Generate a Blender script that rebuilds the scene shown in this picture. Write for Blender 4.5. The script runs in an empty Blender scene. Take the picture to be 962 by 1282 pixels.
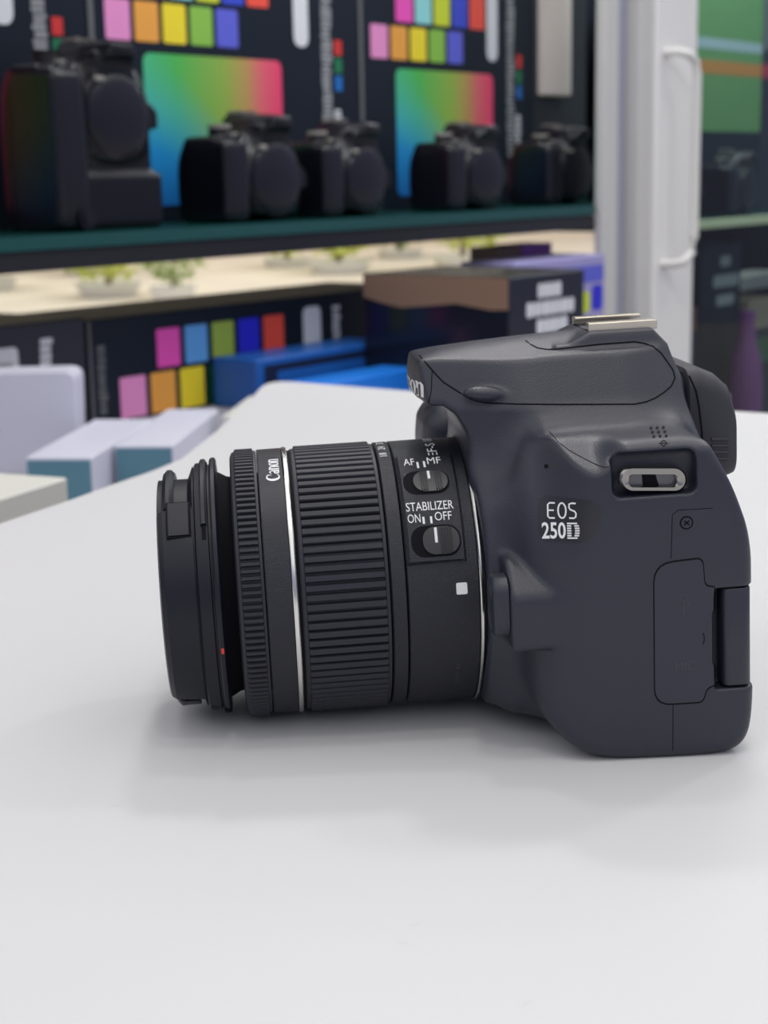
import bpy, bmesh, math, random
import numpy as np
from mathutils import Vector, Matrix
from mathutils.bvhtree import BVHTree
MM = 0.001
SC = bpy.context.scene
COL = SC.collection
random.seed(4)

# ------------------------------------------------------------------ camera, world, lights
PITCH, ROLL, EYE = math.radians(12.0), math.radians(1.15), 0.13362
fwd = Vector((0, math.cos(PITCH), -math.sin(PITCH)))
upv = Vector((0, math.sin(PITCH), math.cos(PITCH)))
cr, sr = math.cos(ROLL), math.sin(ROLL)
cam_x = Vector((cr, 0, 0)) - upv * sr
cam_y = Vector((sr, 0, 0)) + upv * cr
cd = bpy.data.cameras.new('camera')
cam = bpy.data.objects.new('camera', cd)
COL.objects.link(cam)
m = Matrix((cam_x, cam_y, -fwd)).transposed().to_4x4()
m.translation = Vector((0, 0, EYE))
cam.matrix_world = m
cd.sensor_width = 36.0
cd.sensor_fit = 'HORIZONTAL'
cd.lens = 2000.0 / 962.0 * 36.0
cd.clip_start, cd.clip_end = 0.01, 200.0
cd.dof.use_dof = True
cd.dof.focus_distance = 0.356
cd.dof.aperture_fstop = 36.0
SC.camera = cam

w = bpy.data.worlds.new('shop_daylight')
SC.world = w
w.use_nodes = True
nt = w.node_tree
bg = nt.nodes['Background']
tc = nt.nodes.new('ShaderNodeTexCoord')
sep = nt.nodes.new('ShaderNodeSeparateXYZ')
rmp = nt.nodes.new('ShaderNodeValToRGB')
mp = nt.nodes.new('ShaderNodeMapRange')
mp.inputs[1].default_value, mp.inputs[2].default_value = -1, 1
nt.links.new(tc.outputs['Generated'], sep.inputs[0])
nt.links.new(sep.outputs[2], mp.inputs[0])
nt.links.new(mp.outputs[0], rmp.inputs[0])
nt.links.new(rmp.outputs[0], bg.inputs[0])
els = rmp.color_ramp.elements
els[0].position, els[0].color = 0.0, (0.14, 0.15, 0.21, 1)
els[1].position, els[1].color = 1.0, (1.0, 0.99, 0.98, 1)
for p, c in ((0.50, (0.19, 0.20, 0.29, 1)), (0.66, (0.32, 0.34, 0.46, 1)), (0.73, (0.95, 0.96, 1.0, 1))):
    e_ = els.new(p); e_.color = c
bg.inputs[1].default_value = 1.12

def area(name, loc, target, size, power, color=(1, 1, 1), sy=None):
    l = bpy.data.lights.new(name, 'AREA')
    l.energy, l.size, l.color = power, size, color
    if sy:
        l.shape = 'RECTANGLE'; l.size_y = sy
    o = bpy.data.objects.new(name, l)
    o.location = loc
    o.rotation_euler = (Vector(target) - Vector(loc)).to_track_quat('-Z', 'Y').to_euler()
    COL.objects.link(o)
    return o
T0 = (0.02, 0.36, 0.03)
area('ceiling_light', (0.06, 1.40, 2.70), T0, 0.17, 6.0, (1.0, 0.95, 0.90))
area('ceiling_light', (0.06, 2.10, 2.10), T0, 0.17, 8.5, (1.0, 0.96, 0.93))
area('ceiling_light', (1.35, 1.70, 1.95), T0, 0.16, 6.0, (1.0, 0.97, 0.95))
area('ceiling_light', (0.14, 0.16, 1.95), T0, 0.20, 2.8, (1.0, 0.98, 0.95))
area('ceiling_light', (0.12, -0.30, 1.80), T0, 0.12, 2.2, (1.0, 0.98, 0.95))
area('case_fill_light', (-0.02, 1.45, 0.70), (0.05, 1.72, 0.15), 0.9, 3.0, (0.93, 0.96, 1.0), 0.04)  # unseen fill strip, added in front to brighten the swatch cartons
area('case_fill_light', (0.56, 2.40, 0.72), (0.50, 2.52, 0.10), 0.9, 7.0, (0.93, 0.97, 1.0), 0.04)  # unseen fill strip, added to light the contents behind the door
area('outdoor_light', (0.2, 9.0, 6.0), (0.0, 9.3, -0.5), 7.0, 330.0, (1.0, 0.97, 0.92))

SC.view_settings.view_transform = 'Standard'
SC.view_settings.look = 'None'
SC.view_settings.gamma = 1.0
SC.view_settings.use_curve_mapping = False
SC.view_settings.exposure = 0.0

# ------------------------------------------------------------------ materials
def mat(name, col, rough=0.5, metal=0.0, bump=0.0, bscale=1500.0, spec=0.5, var=0.0):
    m_ = bpy.data.materials.new(name)
    m_.use_nodes = True
    t = m_.node_tree
    b = t.nodes['Principled BSDF']
    b.inputs['Base Color'].default_value = (*col, 1)
    b.inputs['Roughness'].default_value = rough
    b.inputs['Metallic'].default_value = metal
    b.inputs['Specular IOR Level'].default_value = spec
    if bump or var:
        c = t.nodes.new('ShaderNodeTexCoord')
        n = t.nodes.new('ShaderNodeTexNoise')
        n.inputs['Scale'].default_value = bscale
        n.inputs['Detail'].default_value = 2
        t.links.new(c.outputs['Object'], n.inputs['Vector'])
        if bump:
            bp = t.nodes.new('ShaderNodeBump')
            bp.inputs['Strength'].default_value = bump
            bp.inputs['Distance'].default_value = 0.0003
            t.links.new(n.outputs['Fac'], bp.inputs['Height'])
            t.links.new(bp.outputs[0], b.inputs['Normal'])
        if var:
            r = t.nodes.new('ShaderNodeValToRGB')
            r.color_ramp.elements[0].color = tuple(x * (1 - var) for x in col) + (1,)
            r.color_ramp.elements[1].color = tuple(min(1, x * (1 + var)) for x in col) + (1,)
            t.links.new(n.outputs['Fac'], r.inputs[0])
            t.links.new(r.outputs[0], b.inputs['Base Color'])
    return m_

def srgb(r, g, b):
    f = lambda c: (c / 255 / 12.92) if c <= 10 else (((c / 255) + 0.055) / 1.055) ** 2.4
    return (f(r), f(g), f(b))

M = {}
M['body'] = mat('matte_black_plastic', (0.023, 0.024, 0.038), 0.40, bump=0.25, bscale=2600)
M['cover'] = mat('matte_port_rubber', (0.028, 0.029, 0.044), 0.55)
M['lensblk'] = mat('satin_black_plastic', (0.009, 0.010, 0.018), 0.27, bump=0.8, bscale=4200)
M['rubber'] = mat('black_grip_rubber', (0.017, 0.018, 0.027), 0.55)
M['cap'] = mat('black_cap_plastic', (0.006, 0.007, 0.014), 0.40, spec=0.35)
M['inner'] = mat('dark_recess', (0.003, 0.003, 0.006), 0.8, spec=0.2)
M['silver'] = mat('silver_trim', (0.75, 0.74, 0.70), 0.22, metal=1.0)
M['gold'] = mat('shoe_metal', (0.72, 0.66, 0.54), 0.28, metal=1.0)
M['steel'] = mat('lug_steel', (0.33, 0.32, 0.30), 0.24, metal=1.0)
M['white'] = mat('white_print', (0.80, 0.80, 0.80), 0.5)
M['grayprint'] = mat('grey_print', (0.055, 0.055, 0.06), 0.5)
M['red'] = mat('red_mark', (0.75, 0.04, 0.03), 0.5)
M['table'] = mat('white_laminate', (0.64, 0.638, 0.645), 0.45, spec=0.35, var=0.015, bscale=9)
M['smudge'] = mat('grey_scuff', (0.60, 0.59, 0.60), 0.5)

# ------------------------------------------------------------------ object helpers
def link(name, me, parent=None):
    o = bpy.data.objects.new(name, me)
    COL.objects.link(o)
    if parent:
        o.parent = parent
    return o
def mesh(name, verts, faces, mats, parent=None, smooth=False, midx=None, off=(0, 0, 0), scale=MM, sharp=None):
    me = bpy.data.meshes.new(name)
    me.from_pydata([((v[0] - off[0]) * scale, (v[1] - off[1]) * scale, (v[2] - off[2]) * scale) for v in verts], [], [tuple(int(i) for i in f) for f in faces])
    for k in (mats if isinstance(mats, (list, tuple)) else [mats]):
        me.materials.append(k)
    if midx is not None:
        me.polygons.foreach_set('material_index', midx)
    if smooth:
        me.polygons.foreach_set('use_smooth', [True] * len(me.polygons))
        if sharp:
            me.set_sharp_from_angle(angle=math.radians(sharp))
    bm_ = bmesh.new(); bm_.from_mesh(me)
    bmesh.ops.recalc_face_normals(bm_, faces=bm_.faces)
    bm_.to_mesh(me); bm_.free()
    if smooth and sharp: me.set_sharp_from_angle(angle=math.radians(sharp))
    me.update()
    return link(name, me, parent)
def empty(name, loc=(0, 0, 0), rz=0.0, label=None, cat=None, group=None):
    o = bpy.data.objects.new(name, None)
    o.empty_display_size = 0.02
    o.location = Vector(loc) * MM
    o.rotation_euler = (0, 0, rz)
    COL.objects.link(o)
    if label: tag(o, label, cat, group)
    return o
def tag(o, label, cat, group=None):
    o['label'] = label; o['category'] = cat
    if group: o['group'] = group
    return o
def struct(o):
    o['kind'] = 'structure'; return o

class MB:
    def __init__(s): s.v, s.f, s.m = [], [], []
    def add(s, vs, fs, mi=0):
        b = len(s.v); s.v += [tuple(x) for x in vs]
        s.f += [tuple(i + b for i in f) for f in fs]; s.m += [mi] * len(fs)
        return s
    def box(s, x0, x1, y0, y1, z0, z1, mi=0, bv=0.0):
        if bv <= 0:
            vs = [(x, y, z) for x in (x0, x1) for y in (y0, y1) for z in (z0, z1)]
            fs = [(0, 1, 3, 2), (4, 6, 7, 5), (0, 4, 5, 1), (2, 3, 7, 6), (0, 2, 6, 4), (1, 5, 7, 3)]
            return s.add(vs, fs, mi)
        # bevelled box: superellipse-like by insetting each face
        vs, fs, idx = [], [], {}
        X, Y, Z = (x0, x1), (y0, y1), (z0, z1)
        for i in (0, 1):
            for j in (0, 1):
                for k in (0, 1):
                    sx, sy, sz = (1 if i == 0 else -1), (1 if j == 0 else -1), (1 if k == 0 else -1)
                    for a in range(3):
                        p = [X[i] + sx * bv, Y[j] + sy * bv, Z[k] + sz * bv]
                        p[a] = (X[i], Y[j], Z[k])[a]
                        idx[(i, j, k, a)] = len(vs); vs.append(tuple(p))
        for a in range(3):
            o1, o2 = [(1, 2), (2, 0), (0, 1)][a]
            for side in (0, 1):
                q = []
                for (b, c) in ((0, 0), (1, 0), (1, 1), (0, 1)):
                    t = [0, 0, 0]; t[a] = side; t[o1] = b; t[o2] = c
                    q.append(idx[(*t, a)])
                fs.append(tuple(q if side else q[::-1]))
        for a in range(3):
            o1, o2 = [(1, 2), (2, 0), (0, 1)][a]
            for b in (0, 1):
                for c in (0, 1):
                    t0 = [0, 0, 0]; t0[o1] = b; t0[o2] = c
                    t1 = list(t0); t1[a] = 1
                    q = [idx[(*t0, o1)], idx[(*t1, o1)], idx[(*t1, o2)], idx[(*t0, o2)]]
                    fs.append(tuple(q if (b == c) else q[::-1]))
        for i in (0, 1):
            for j in (0, 1):
                for k in (0, 1):
                    q = [idx[(i, j, k, a)] for a in range(3)]
                    fs.append(tuple(q if (i + j + k) % 2 else q[::-1]))
        return s.add(vs, fs, mi)
    def prism(s, pts, y0, y1, mi=0, axis='y'):
        n = len(pts)
        if axis == 'y':
            vs = [(p[0], y0, p[1]) for p in pts] + [(p[0], y1, p[1]) for p in pts]
        elif axis == 'z':
            vs = [(p[0], p[1], y0) for p in pts] + [(p[0], p[1], y1) for p in pts]
        else:
            vs = [(y0, p[0], p[1]) for p in pts] + [(y1, p[0], p[1]) for p in pts]
        fs = [tuple(range(n))[::-1], tuple(range(n, 2 * n))] + [(i, (i + 1) % n, n + (i + 1) % n, n + i) for i in range(n)]
        return s.add(vs, fs, mi)
    def tube(s, pts, r, n=8, mi=0, closed=False):
        P = [Vector(p) for p in pts]; N = len(P); rings = []
        for i, p in enumerate(P):
            a = P[(i - 1) % N] if (closed or i > 0) else p
            b = P[(i + 1) % N] if (closed or i < N - 1) else p
            t = (b - a).normalized()
            u = t.orthogonal() if abs(t.z) > .9 else t.cross(Vector((0, 0, 1)))
            u.normalize(); v = t.cross(u)
            rings.append([p + (u * math.cos(2 * math.pi * k / n) + v * math.sin(2 * math.pi * k / n)) * r for k in range(n)])
        vs = [q for rg in rings for q in rg]; fs = []
        for i in range(N if closed else N - 1):
            j = (i + 1) % N
            for k in range(n):
                fs.append((i * n + k, i * n + (k + 1) % n, j * n + (k + 1) % n, j * n + k))
        if not closed:
            fs.append(tuple(range(n))[::-1]); fs.append(tuple((N - 1) * n + k for k in range(n)))
        return s.add(vs, fs, mi)
    def build(s, name, mats, parent=None, smooth=False, off=(0, 0, 0), sharp=35, scale=MM):
        return mesh(name, s.v, s.f, mats, parent, smooth, s.m, off, scale, sharp)

def rrect(x0, x1, y0, y1, r, n=6):
    r = min(r, (x1 - x0) / 2, (y1 - y0) / 2)
    out = []
    for cx, cy, a0 in ((x1 - r, y1 - r, 0), (x0 + r, y1 - r, 90), (x0 + r, y0 + r, 180), (x1 - r, y0 + r, 270)):
        for k in range(n + 1):
            a = math.radians(a0 + 90 * k / n)
            out.append((cx + r * math.cos(a), cy + r * math.sin(a)))
    return out

# ------------------------------------------------------------------ signed-distance modelling (moulded camera shells)
def smin(a, b, k):
    h = np.clip(0.5 + 0.5 * (b - a) / k, 0, 1)
    return b + (a - b) * h - k * h * (1 - h)
def smax(a, b, k): return -smin(-a, -b, k)
def sstep(a, b, x):
    t = np.clip((x - a) / (b - a), 0, 1); return t * t * (3 - 2 * t)
def chaikin(p, n=2):
    p = [np.array(q, float) for q in p]
    for _ in range(n):
        q = []
        for i in range(len(p)):
            a, b = p[i], p[(i + 1) % len(p)]
            q += [a * .75 + b * .25, a * .25 + b * .75]
        p = q
    return p
def poly_sdf(x, y, pts):
    d = np.full(np.broadcast(x, y).shape, 1e9, np.float32); s = np.ones_like(d)
    n = len(pts)
    for i in range(n):
        a, b = pts[i], pts[i - 1]
        ex, ey = b[0] - a[0], b[1] - a[1]
        wx, wy = x - a[0], y - a[1]
        t = np.clip((wx * ex + wy * ey) / (ex * ex + ey * ey + 1e-12), 0, 1)
        d = np.minimum(d, (wx - ex * t) ** 2 + (wy - ey * t) ** 2)
        c1, c2, c3 = y >= a[1], y < b[1], ex * wy > ey * wx
        f = (c1 & c2 & c3) | (~c1 & ~c2 & ~c3)
        s = np.where(f, -s, s)
    return (s * np.sqrt(d)).astype(np.float32)
def rbox(p, c, h, r):
    q = [np.abs(p[i] - c[i]) - (h[i] - r) for i in range(3)]
    o = np.sqrt(np.maximum(q[0], 0) ** 2 + np.maximum(q[1], 0) ** 2 + np.maximum(q[2], 0) ** 2)
    return o + np.minimum(np.maximum(np.maximum(q[0], q[1]), q[2]), 0) - r
def cyl_u(p, c, r, u0, u1, rd):
    rr = np.sqrt((p[1] - c[0]) ** 2 + (p[2] - c[1]) ** 2) - (r - rd)
    uu = np.abs(p[0] - (u0 + u1) / 2) - ((u1 - u0) / 2 - rd)
    return np.sqrt(np.maximum(rr, 0) ** 2 + np.maximum(uu, 0) ** 2) + np.minimum(np.maximum(rr, uu), 0) - rd
def cyl_v(p, c, r, v0, v1, rd):
    return cyl_u((p[1], p[0], p[2]), c, r, v0, v1, rd)
def ellip(p, c, r):
    k0 = np.sqrt(sum(((p[i] - c[i]) / r[i]) ** 2 for i in range(3)))
    return (k0 - 1) * min(r)

def surface_nets(vol, org, h):
    ins = vol < 0
    nx, ny, nz = vol.shape
    acc = np.zeros((nx - 1, ny - 1, nz - 1, 3), np.float32); cnt = np.zeros((nx - 1, ny - 1, nz - 1), np.float32)
    def sl(a, o): return a[o[0]:nx - 1 + o[0], o[1]:ny - 1 + o[1], o[2]:nz - 1 + o[2]]
    for ax in range(3):
        o1, o2 = [a for a in range(3) if a != ax]
        for b in (0, 1):
            for c in (0, 1):
                oa = [0, 0, 0]; oa[o1] = b; oa[o2] = c
                ob = list(oa); ob[ax] = 1
                A, B = sl(vol, oa), sl(vol, ob)
                cr_ = sl(ins, oa) != sl(ins, ob)
                t = np.where(cr_, A / np.where(cr_, A - B, 1), 0)
                for k in range(3):
                    acc[..., k] += np.where(cr_, (t if k == ax else oa[k]), 0)
                cnt += cr_
    act = cnt > 0
    ijk = np.argwhere(act)
    idx = np.full(act.shape, -1, np.int64); idx[act] = np.arange(len(ijk))
    V = ijk + acc[act] / cnt[act][:, None]
    F = []
    for ax in range(3):
        o1, o2 = [(1, 2), (2, 0), (0, 1)][ax]
        a_ = [slice(1, -1)] * 3; a_[ax] = slice(0, -1)
        b_ = [slice(1, -1)] * 3; b_[ax] = slice(1, None)
        A, B = ins[tuple(a_)], ins[tuple(b_)]
        e = np.argwhere(A != B)
        flip = A[tuple(e.T)]
        e = e + 1; e[:, ax] -= 1
        def at(d1, d2):
            q = e.copy(); q[:, o1] += d1; q[:, o2] += d2
            return idx[tuple(q.T)]
        q = np.stack([at(-1, -1), at(0, -1), at(0, 0), at(-1, 0)], 1)
        q[~flip] = q[~flip][:, ::-1]
        F.append(q)
    F = np.concatenate(F)
    # pull vertices onto the iso-surface, and take normals from the field gradient
    G = np.gradient(vol)
    def tri(a, P):
        i = np.clip(np.floor(P).astype(int), 0, np.array(vol.shape) - 2); f = P - i
        r = 0
        for dx in (0, 1):
            for dy in (0, 1):
                for dz in (0, 1):
                    wt = (f[:, 0] if dx else 1 - f[:, 0]) * (f[:, 1] if dy else 1 - f[:, 1]) * (f[:, 2] if dz else 1 - f[:, 2])
                    r = r + a[i[:, 0] + dx, i[:, 1] + dy, i[:, 2] + dz] * wt
        return r
    for _ in range(2):
        g = np.stack([tri(k, V) for k in G], 1); d = tri(vol, V)
        n2 = np.maximum((g * g).sum(1), 1e-3)
        st = np.clip(d / n2, -.6, .6)
        V = V - g * st[:, None]
    g = np.stack([tri(k, V) for k in G], 1)
    N = g / np.maximum(np.linalg.norm(g, axis=1), 1e-6)[:, None]
    return V * h + np.array(org), F, N

def dslr_field(h, pro=False):
    lo, hi = (40, -44, -74), (118, 64, 56)
    if pro: lo = (40, -88, -74)
    ax = [np.arange(lo[i], hi[i] + h, h, dtype=np.float32) for i in range(3)]
    u, v, w_ = ax[0][:, None, None], ax[1][None, :, None], ax[2][None, None, :]
    p = (u, v, w_)
    u2, v2 = ax[0][:, None], ax[1][None, :]
    side = chaikin([(62, 38), (62.5, -12), (65, -24), (71, -32), (79, -36.0), (92, -36.9), (104, -37.2), (112.5, -36),
                    (115.3, -28), (114.8, 0), (114.8, 14), (111.5, 24), (107, 33), (104, 38.6), (84, 38.2)], 3)
    if pro:
        side = chaikin([(62, 38), (62, -76), (66, -84), (92, -86), (110, -86), (115.3, -80), (114.8, 14), (111.5, 24), (107, 33), (104, 38.6), (84, 38.2)], 2)
    P1 = poly_sdf(u2, v2, side)[:, :, None]
    wl = 50.0 - 11.0 * np.clip((77 - u) / 15, 0, 1.35) ** 2 - 2.5 * np.clip((v - 20) / 22, 0, 1) ** 2 - 16.0 * np.clip((v - 12) / 28, 0, 1) ** 1.3 * (1 - sstep(67, 79, u))
    A = smax(P1, (w_ - wl) * .95, 4.0 - 1.5 * sstep(20, 30, v))
    slope = 45.3 - 0.5 * (w_ - 22) + 4.2 * sstep(79, 87, u) * sstep(33, 46, w_)
    A = smax(A, (v - slope) * .88, 1.3)
    A = smax(A, -68.0 - w_, 7.0)
    # centre front with the mount collar
    B = smin(cyl_u(p, (0, 0), 36.0, 56.0, 80, 1.5), rbox(p, (85, -3, 0), (27, 28, 32), 6), 6)
    B = smax(B, (-31.0 if not pro else -34) - v, 3)
    d = smin(A, B, 7.0)
    # prism housing
    prof = [(44.4, 54.4), (43.2, 51.5), (43.0, 47.6), (44.0, 45.3), (46.9, 43.9), (49.4, 43.9), (52.1, 41.9), (54.6, 37.6), (56, 32), (57, 12), (108, 12),
            (108.4, 30), (107.3, 48), (105.6, 54), (102, 57.4), (96, 58.2), (84, 58.4), (72, 57.9), (59, 57.0), (50, 56.0), (45.8, 55.1)]
    P2 = poly_sdf(u2, v2, prof)[:, :, None]
    g = 0.66 + 0.34 * sstep(42, 72, u)
    hw = (14.5 + np.clip(58 - v, 0, 15) * 0.62 + np.clip(43 - v, 0, 10) * (0.12 + 0.50 * sstep(64, 80, u))) * g
    side_d = (np.abs(w_) - hw) * 0.84
    rear_round = np.clip((u - 92) / 14, 0, 1) ** 2 * 6
    side_d = side_d + rear_round * 0.5
    bev = (v - (59.3 - 0.30 * np.abs(w_) - 1.3 * (1 - sstep(44, 80, u)))) * 0.95
    C = smax(P2, smax(side_d, bev, 0.7), 1.2)
    C = smax(C, (43.0 + 0.013 * w_ * w_ - u) * .93, 0.8)
    d = smin(d, C, 7.0)
    d = smin(d, rbox(p, (100, 35, 0), (9.6, 13, 17), 4), 2.5)
    # flash release bump
    uu, vv = u - 59.3, v - 46.6
    ca, sa = math.cos(.12), math.sin(.12)
    for s in (1, -1):
        d = smin(d, ellip((uu * ca - vv * sa, uu * sa + vv * ca, w_ - s * 19.3), (0, 0, 0), (5.4, 1.9, 2.6)), .7)
    # hot shoe plinth
    sh = poly_sdf(u2, v2, [(77.5, 56.2), (81, 56.4), (86.5, 58.9), (102, 58.9), (105.3, 55), (104, 50), (80, 50)])[:, :, None]
    d = smin(d, smax(sh, np.abs(w_) - 13.2 + (v - 56) * .4, .8), .8)
    # lens release housing
    bs = rbox(p, (69.5, 1.6, 38.5), (10.7, 10.6, 9.8), 2.2)
    bs = smax(bs, (v - (11.8 - 0.95 * (w_ - 40))) * .72, 1.6)
    bs = smax(bs, (0.45 * (u - 74.5) + 0.89 * (v - 5.0)), 2.5)
    bs = smax(bs, 58.8 - u, .8)
    d = smin(d, bs, 1.8)
    # strap lug recess
    if not pro:
        d = smax(d, -rbox(p, (92.1, 30.7, 52.5), (9.6, 4.9, 7.0), 2.0), .6)
        # hinge pocket
        d = smax(d, -rbox(p, (112.2, -8.6, 51), (7.0, 11.9, 6.5), 0.5), .4)
    # right-hand grip
    gp = poly_sdf(u2, v2, chaikin([(53, 34), (50, 28), (50, -30), (55, -37), (112, -37), (112, 33), (70, 37), (58, 36)], 2) if not pro else
                  chaikin([(49, 33), (46, 26), (45, -78), (52, -86), (112, -86), (112, 33), (70, 37), (56, 36)], 2))[:, :, None]
    gd = smax(gp, np.abs(w_ + 54) - 16, 9)
    d = smin(d, gd, 4)
    if pro:   # neck between grip and base, open under the mount
        d = smax(d, -rbox(p, (48, -20, -34.5), (14, 46, 2), 2), 2)
        d = smin(d, rbox(p, (86, -64, -8), (27, 22, 60), 6), 4)
    # shutter button and dials
    d = smin(d, cyl_v(p, (57.5, -54), 5.0, 30, 39.0, 1.0), .8)
    d = smin(d, cyl_v(p, (80, -46), 10.0, 34, 45.5, .8), .5)
    return d, lo

def shell(name, V, F, N, mats, parent, off=(0, 0, 0), midx=None):
    used = np.unique(F); rm = np.full(len(V), -1); rm[used] = np.arange(len(used))
    v = V[used]; n = N[used]; f = rm[F]
    me = bpy.data.meshes.new(name)
    me.from_pydata(((v - np.array(off)) * MM).tolist(), [], f.tolist())
    for k in (mats if isinstance(mats, (list, tuple)) else [mats]): me.materials.append(k)
    me.polygons.foreach_set('use_smooth', [True] * len(me.polygons))
    me.normals_split_custom_set_from_vertices(n.tolist())
    me.update()
    return link(name, me, parent)
def inside(px, py, poly):
    r = np.zeros(px.shape, bool); n = len(poly)
    for i in range(n):
        (x1, y1), (x2, y2) = poly[i], poly[i - 1]
        c = ((y1 > py) != (y2 > py)) & (px < (x2 - x1) * (py - y1) / (y2 - y1 + 1e-12) + x1)
        r ^= c
    return r
# ================================================================== THE CAMERA ON THE TABLE
# local axes (mm): u along the lens towards the back of the body, v up, w towards the camera's left-hand side
OFF = (88.0, -36.15, 0.0)           # origin of the thing: under the body, on the table
R3 = Matrix(((0.995703136, -0.031291232, 0.087155746), (0.087112737, -0.002737628, -0.996194698), (0.031410759, 0.99950656, 0.0)))
O3 = Vector((-34.731606, 389.822621, 33.383519))
dslr = empty('digital_camera', label='black digital SLR camera with zoom lens lying side-on on the white table', cat='camera')
dm = R3.to_4x4()
dm.translation = (O3 + R3 @ Vector(OFF)) * MM
dslr.matrix_world = dm

h = 0.62
fld, lo = dslr_field(h)
Vb, Fb, Nb = surface_nets(fld, lo, h)
del fld
EL = np.array([3.77, 100.17, 391.37])            # a point out in front of the left side, from which marks are laid onto the shell
bvh = BVHTree.FromPolygons(Vb.tolist(), Fb.tolist())
def pin(u, v, w_, lift=0.0, src=None):
    s = Vector(EL) if src is None else Vector(src)
    d = (Vector((u, v, w_)) - s).normalized()
    hit, nrm, i, t = bvh.ray_cast(s, d)
    if hit is None: return None
    if nrm.dot(d) > 0: nrm = -nrm
    return hit + nrm * lift
def pin_line(pts, w_, lift=0.0, step=0.7):
    out = []
    for a, b in zip(pts[:-1], pts[1:]):
        n = max(1, int(math.dist(a, b) / step))
        for k in range(n):
            q = pin(a[0] + (b[0] - a[0]) * k / n, a[1] + (b[1] - a[1]) * k / n, w_, lift)
            if q is not None: out.append(q)
    q = pin(*pts[-1], w_, lift)
    if q is not None: out.append(q)
    return out

FLASH = [(44.0, 56.8), (45.7, 54.6), (47.4, 52.4), (49.3, 50.2), (52.6, 47.8), (56.0, 45.6), (59.0, 44.6), (67.2, 43.8), (76.7, 43.1), (86.4, 42.5), (95.1, 42.0), (98.0, 42.4), (100.2, 43.2), (102.3, 44.4), (104.1, 45.8), (105.0, 47.7), (104.5, 49.6), (103.2, 51.6), (101.7, 53.8), (99.8, 55.5), (97.8, 56.3), (95.4, 56.9), (86.7, 56.8), (77.1, 56.3), (74.4, 56.3), (72.1, 56.8), (70.5, 57.7), (69.3, 58.7)]
PLATE = [(44.0, 56.8), (45.7, 54.6), (46.8, 52.9), (46.4, 48.2), (45.6, 45.4)]
cen = Vb[Fb].mean(1)
cw = np.abs(cen[:, 2])
tt = (EL[2] - 20.0) / (EL[2] - cw)
pu = EL[0] + (cen[:, 0] - EL[0]) * tt
pv = EL[1] + (cen[:, 1] - EL[1]) * tt
high = cen[:, 1] > 38
in_flash = inside(pu, pv, FLASH + [(69.3, 75), (44, 75)]) & high & (cen[:, 0] > 44.2) & (cw < 30)
in_plate = inside(pu, pv, PLATE + [(40, 44.5), (36, 57)]) & (cen[:, 1] > 44.2) & (cen[:, 0] < 48) & (cw < 30)
in_flash &= ~in_plate
shell('body_shell', Vb, Fb[~(in_flash | in_plate)], Nb, M['body'], dslr, OFF)
flash = shell('flash_cover', Vb, Fb[in_flash], Nb, M['body'], dslr, OFF)
plate = shell('logo_plate', Vb, Fb[in_plate], Nb, M['body'], dslr, OFF)

def seam(name, pts, w_, r=0.16, parent=dslr, lift=0.0, mt='inner', closed=False):
    P = pin_line(pts, w_, lift)
    mb = MB(); mb.tube([tuple(q) for q in P], r, 6)
    return mb.build(name, M[mt], parent, True, OFF)
def arc_pts(poly, r=1.0):
    return [tuple(q) for q in chaikin(poly, 2)]
seam('panel_seam', FLASH, 20, .2)
seam('panel_seam', PLATE[2:], 20, .12)
seam('panel_seam', [(64.5, 47.4), (66.5, 44.6), (67.9, 42.9), (69.3, 41.2), (71.2, 38.8), (73.5, 36.8), (75.8, 35.3), (79.7, 33.0), (81.7, 32.2), (83.2, 32.4)][3:], 46, .1)
seam('panel_seam', [(105.0, 22.1), (97.1, 22.2), (95.8, 21.2), (95.4, 11.2)], 50, .09)
seam('panel_seam', [(95.4, -22.8), (95.2, -34.5)], 50, .09)

# ---- text helpers
def text_mesh(s, size, bold=0.0, sx=1.0, align='LEFT'):
    c = bpy.data.curves.new('t', 'FONT')
    c.body = s; c.size = size; c.align_x = align; c.offset = bold; c.resolution_u = 3
    o = bpy.data.objects.new('t', c); COL.objects.link(o)
    dg = bpy.context.evaluated_depsgraph_get()
    me = bpy.data.meshes.new_from_object(o.evaluated_get(dg))
    vs = [(v.co.x * sx, v.co.y) for v in me.vertices]; fs = [tuple(p.vertices) for p in me.polygons]
    bpy.data.objects.remove(o); bpy.data.curves.remove(c); bpy.data.meshes.remove(me)
    return vs, fs
def fit(vs, x0, x1, y0, y1):
    xs, ys = [v[0] for v in vs], [v[1] for v in vs]
    a, b, c, d = min(xs), max(xs), min(ys), max(ys)
    return [(x0 + (v[0] - a) / (b - a) * (x1 - x0), y0 + (v[1] - c) / (d - c) * (y1 - y0)) for v in vs]
def stroke(pts, wd):
    """flat strip of varying width along a polyline"""
    n = len(pts); L_, R_ = [], []
    for i, p in enumerate(pts):
        a, b = pts[max(i - 1, 0)], pts[min(i + 1, n - 1)]
        tx, ty = b[0] - a[0], b[1] - a[1]; l = math.hypot(tx, ty) or 1
        hw = (wd[i] if isinstance(wd, (list, tuple)) else wd) / 2
        L_.append((p[0] - ty / l * hw, p[1] + tx / l * hw)); R_.append((p[0] + ty / l * hw, p[1] - tx / l * hw))
    return L_ + R_, [(i, n + i, n + i + 1, i + 1) for i in range(n - 1)]
def arc(cx, cy, rx, ry, a0, a1, n=14):
    return [(cx + rx * math.cos(math.radians(a0 + (a1 - a0) * k / n)), cy + ry * math.sin(math.radians(a0 + (a1 - a0) * k / n))) for k in range(n + 1)]
def join2(*ms):
    V_, F_ = [], []
    for v, f in ms:
        b = len(V_); V_ += v; F_ += [tuple(i + b for i in q) for q in f]
    return V_, F_
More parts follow.
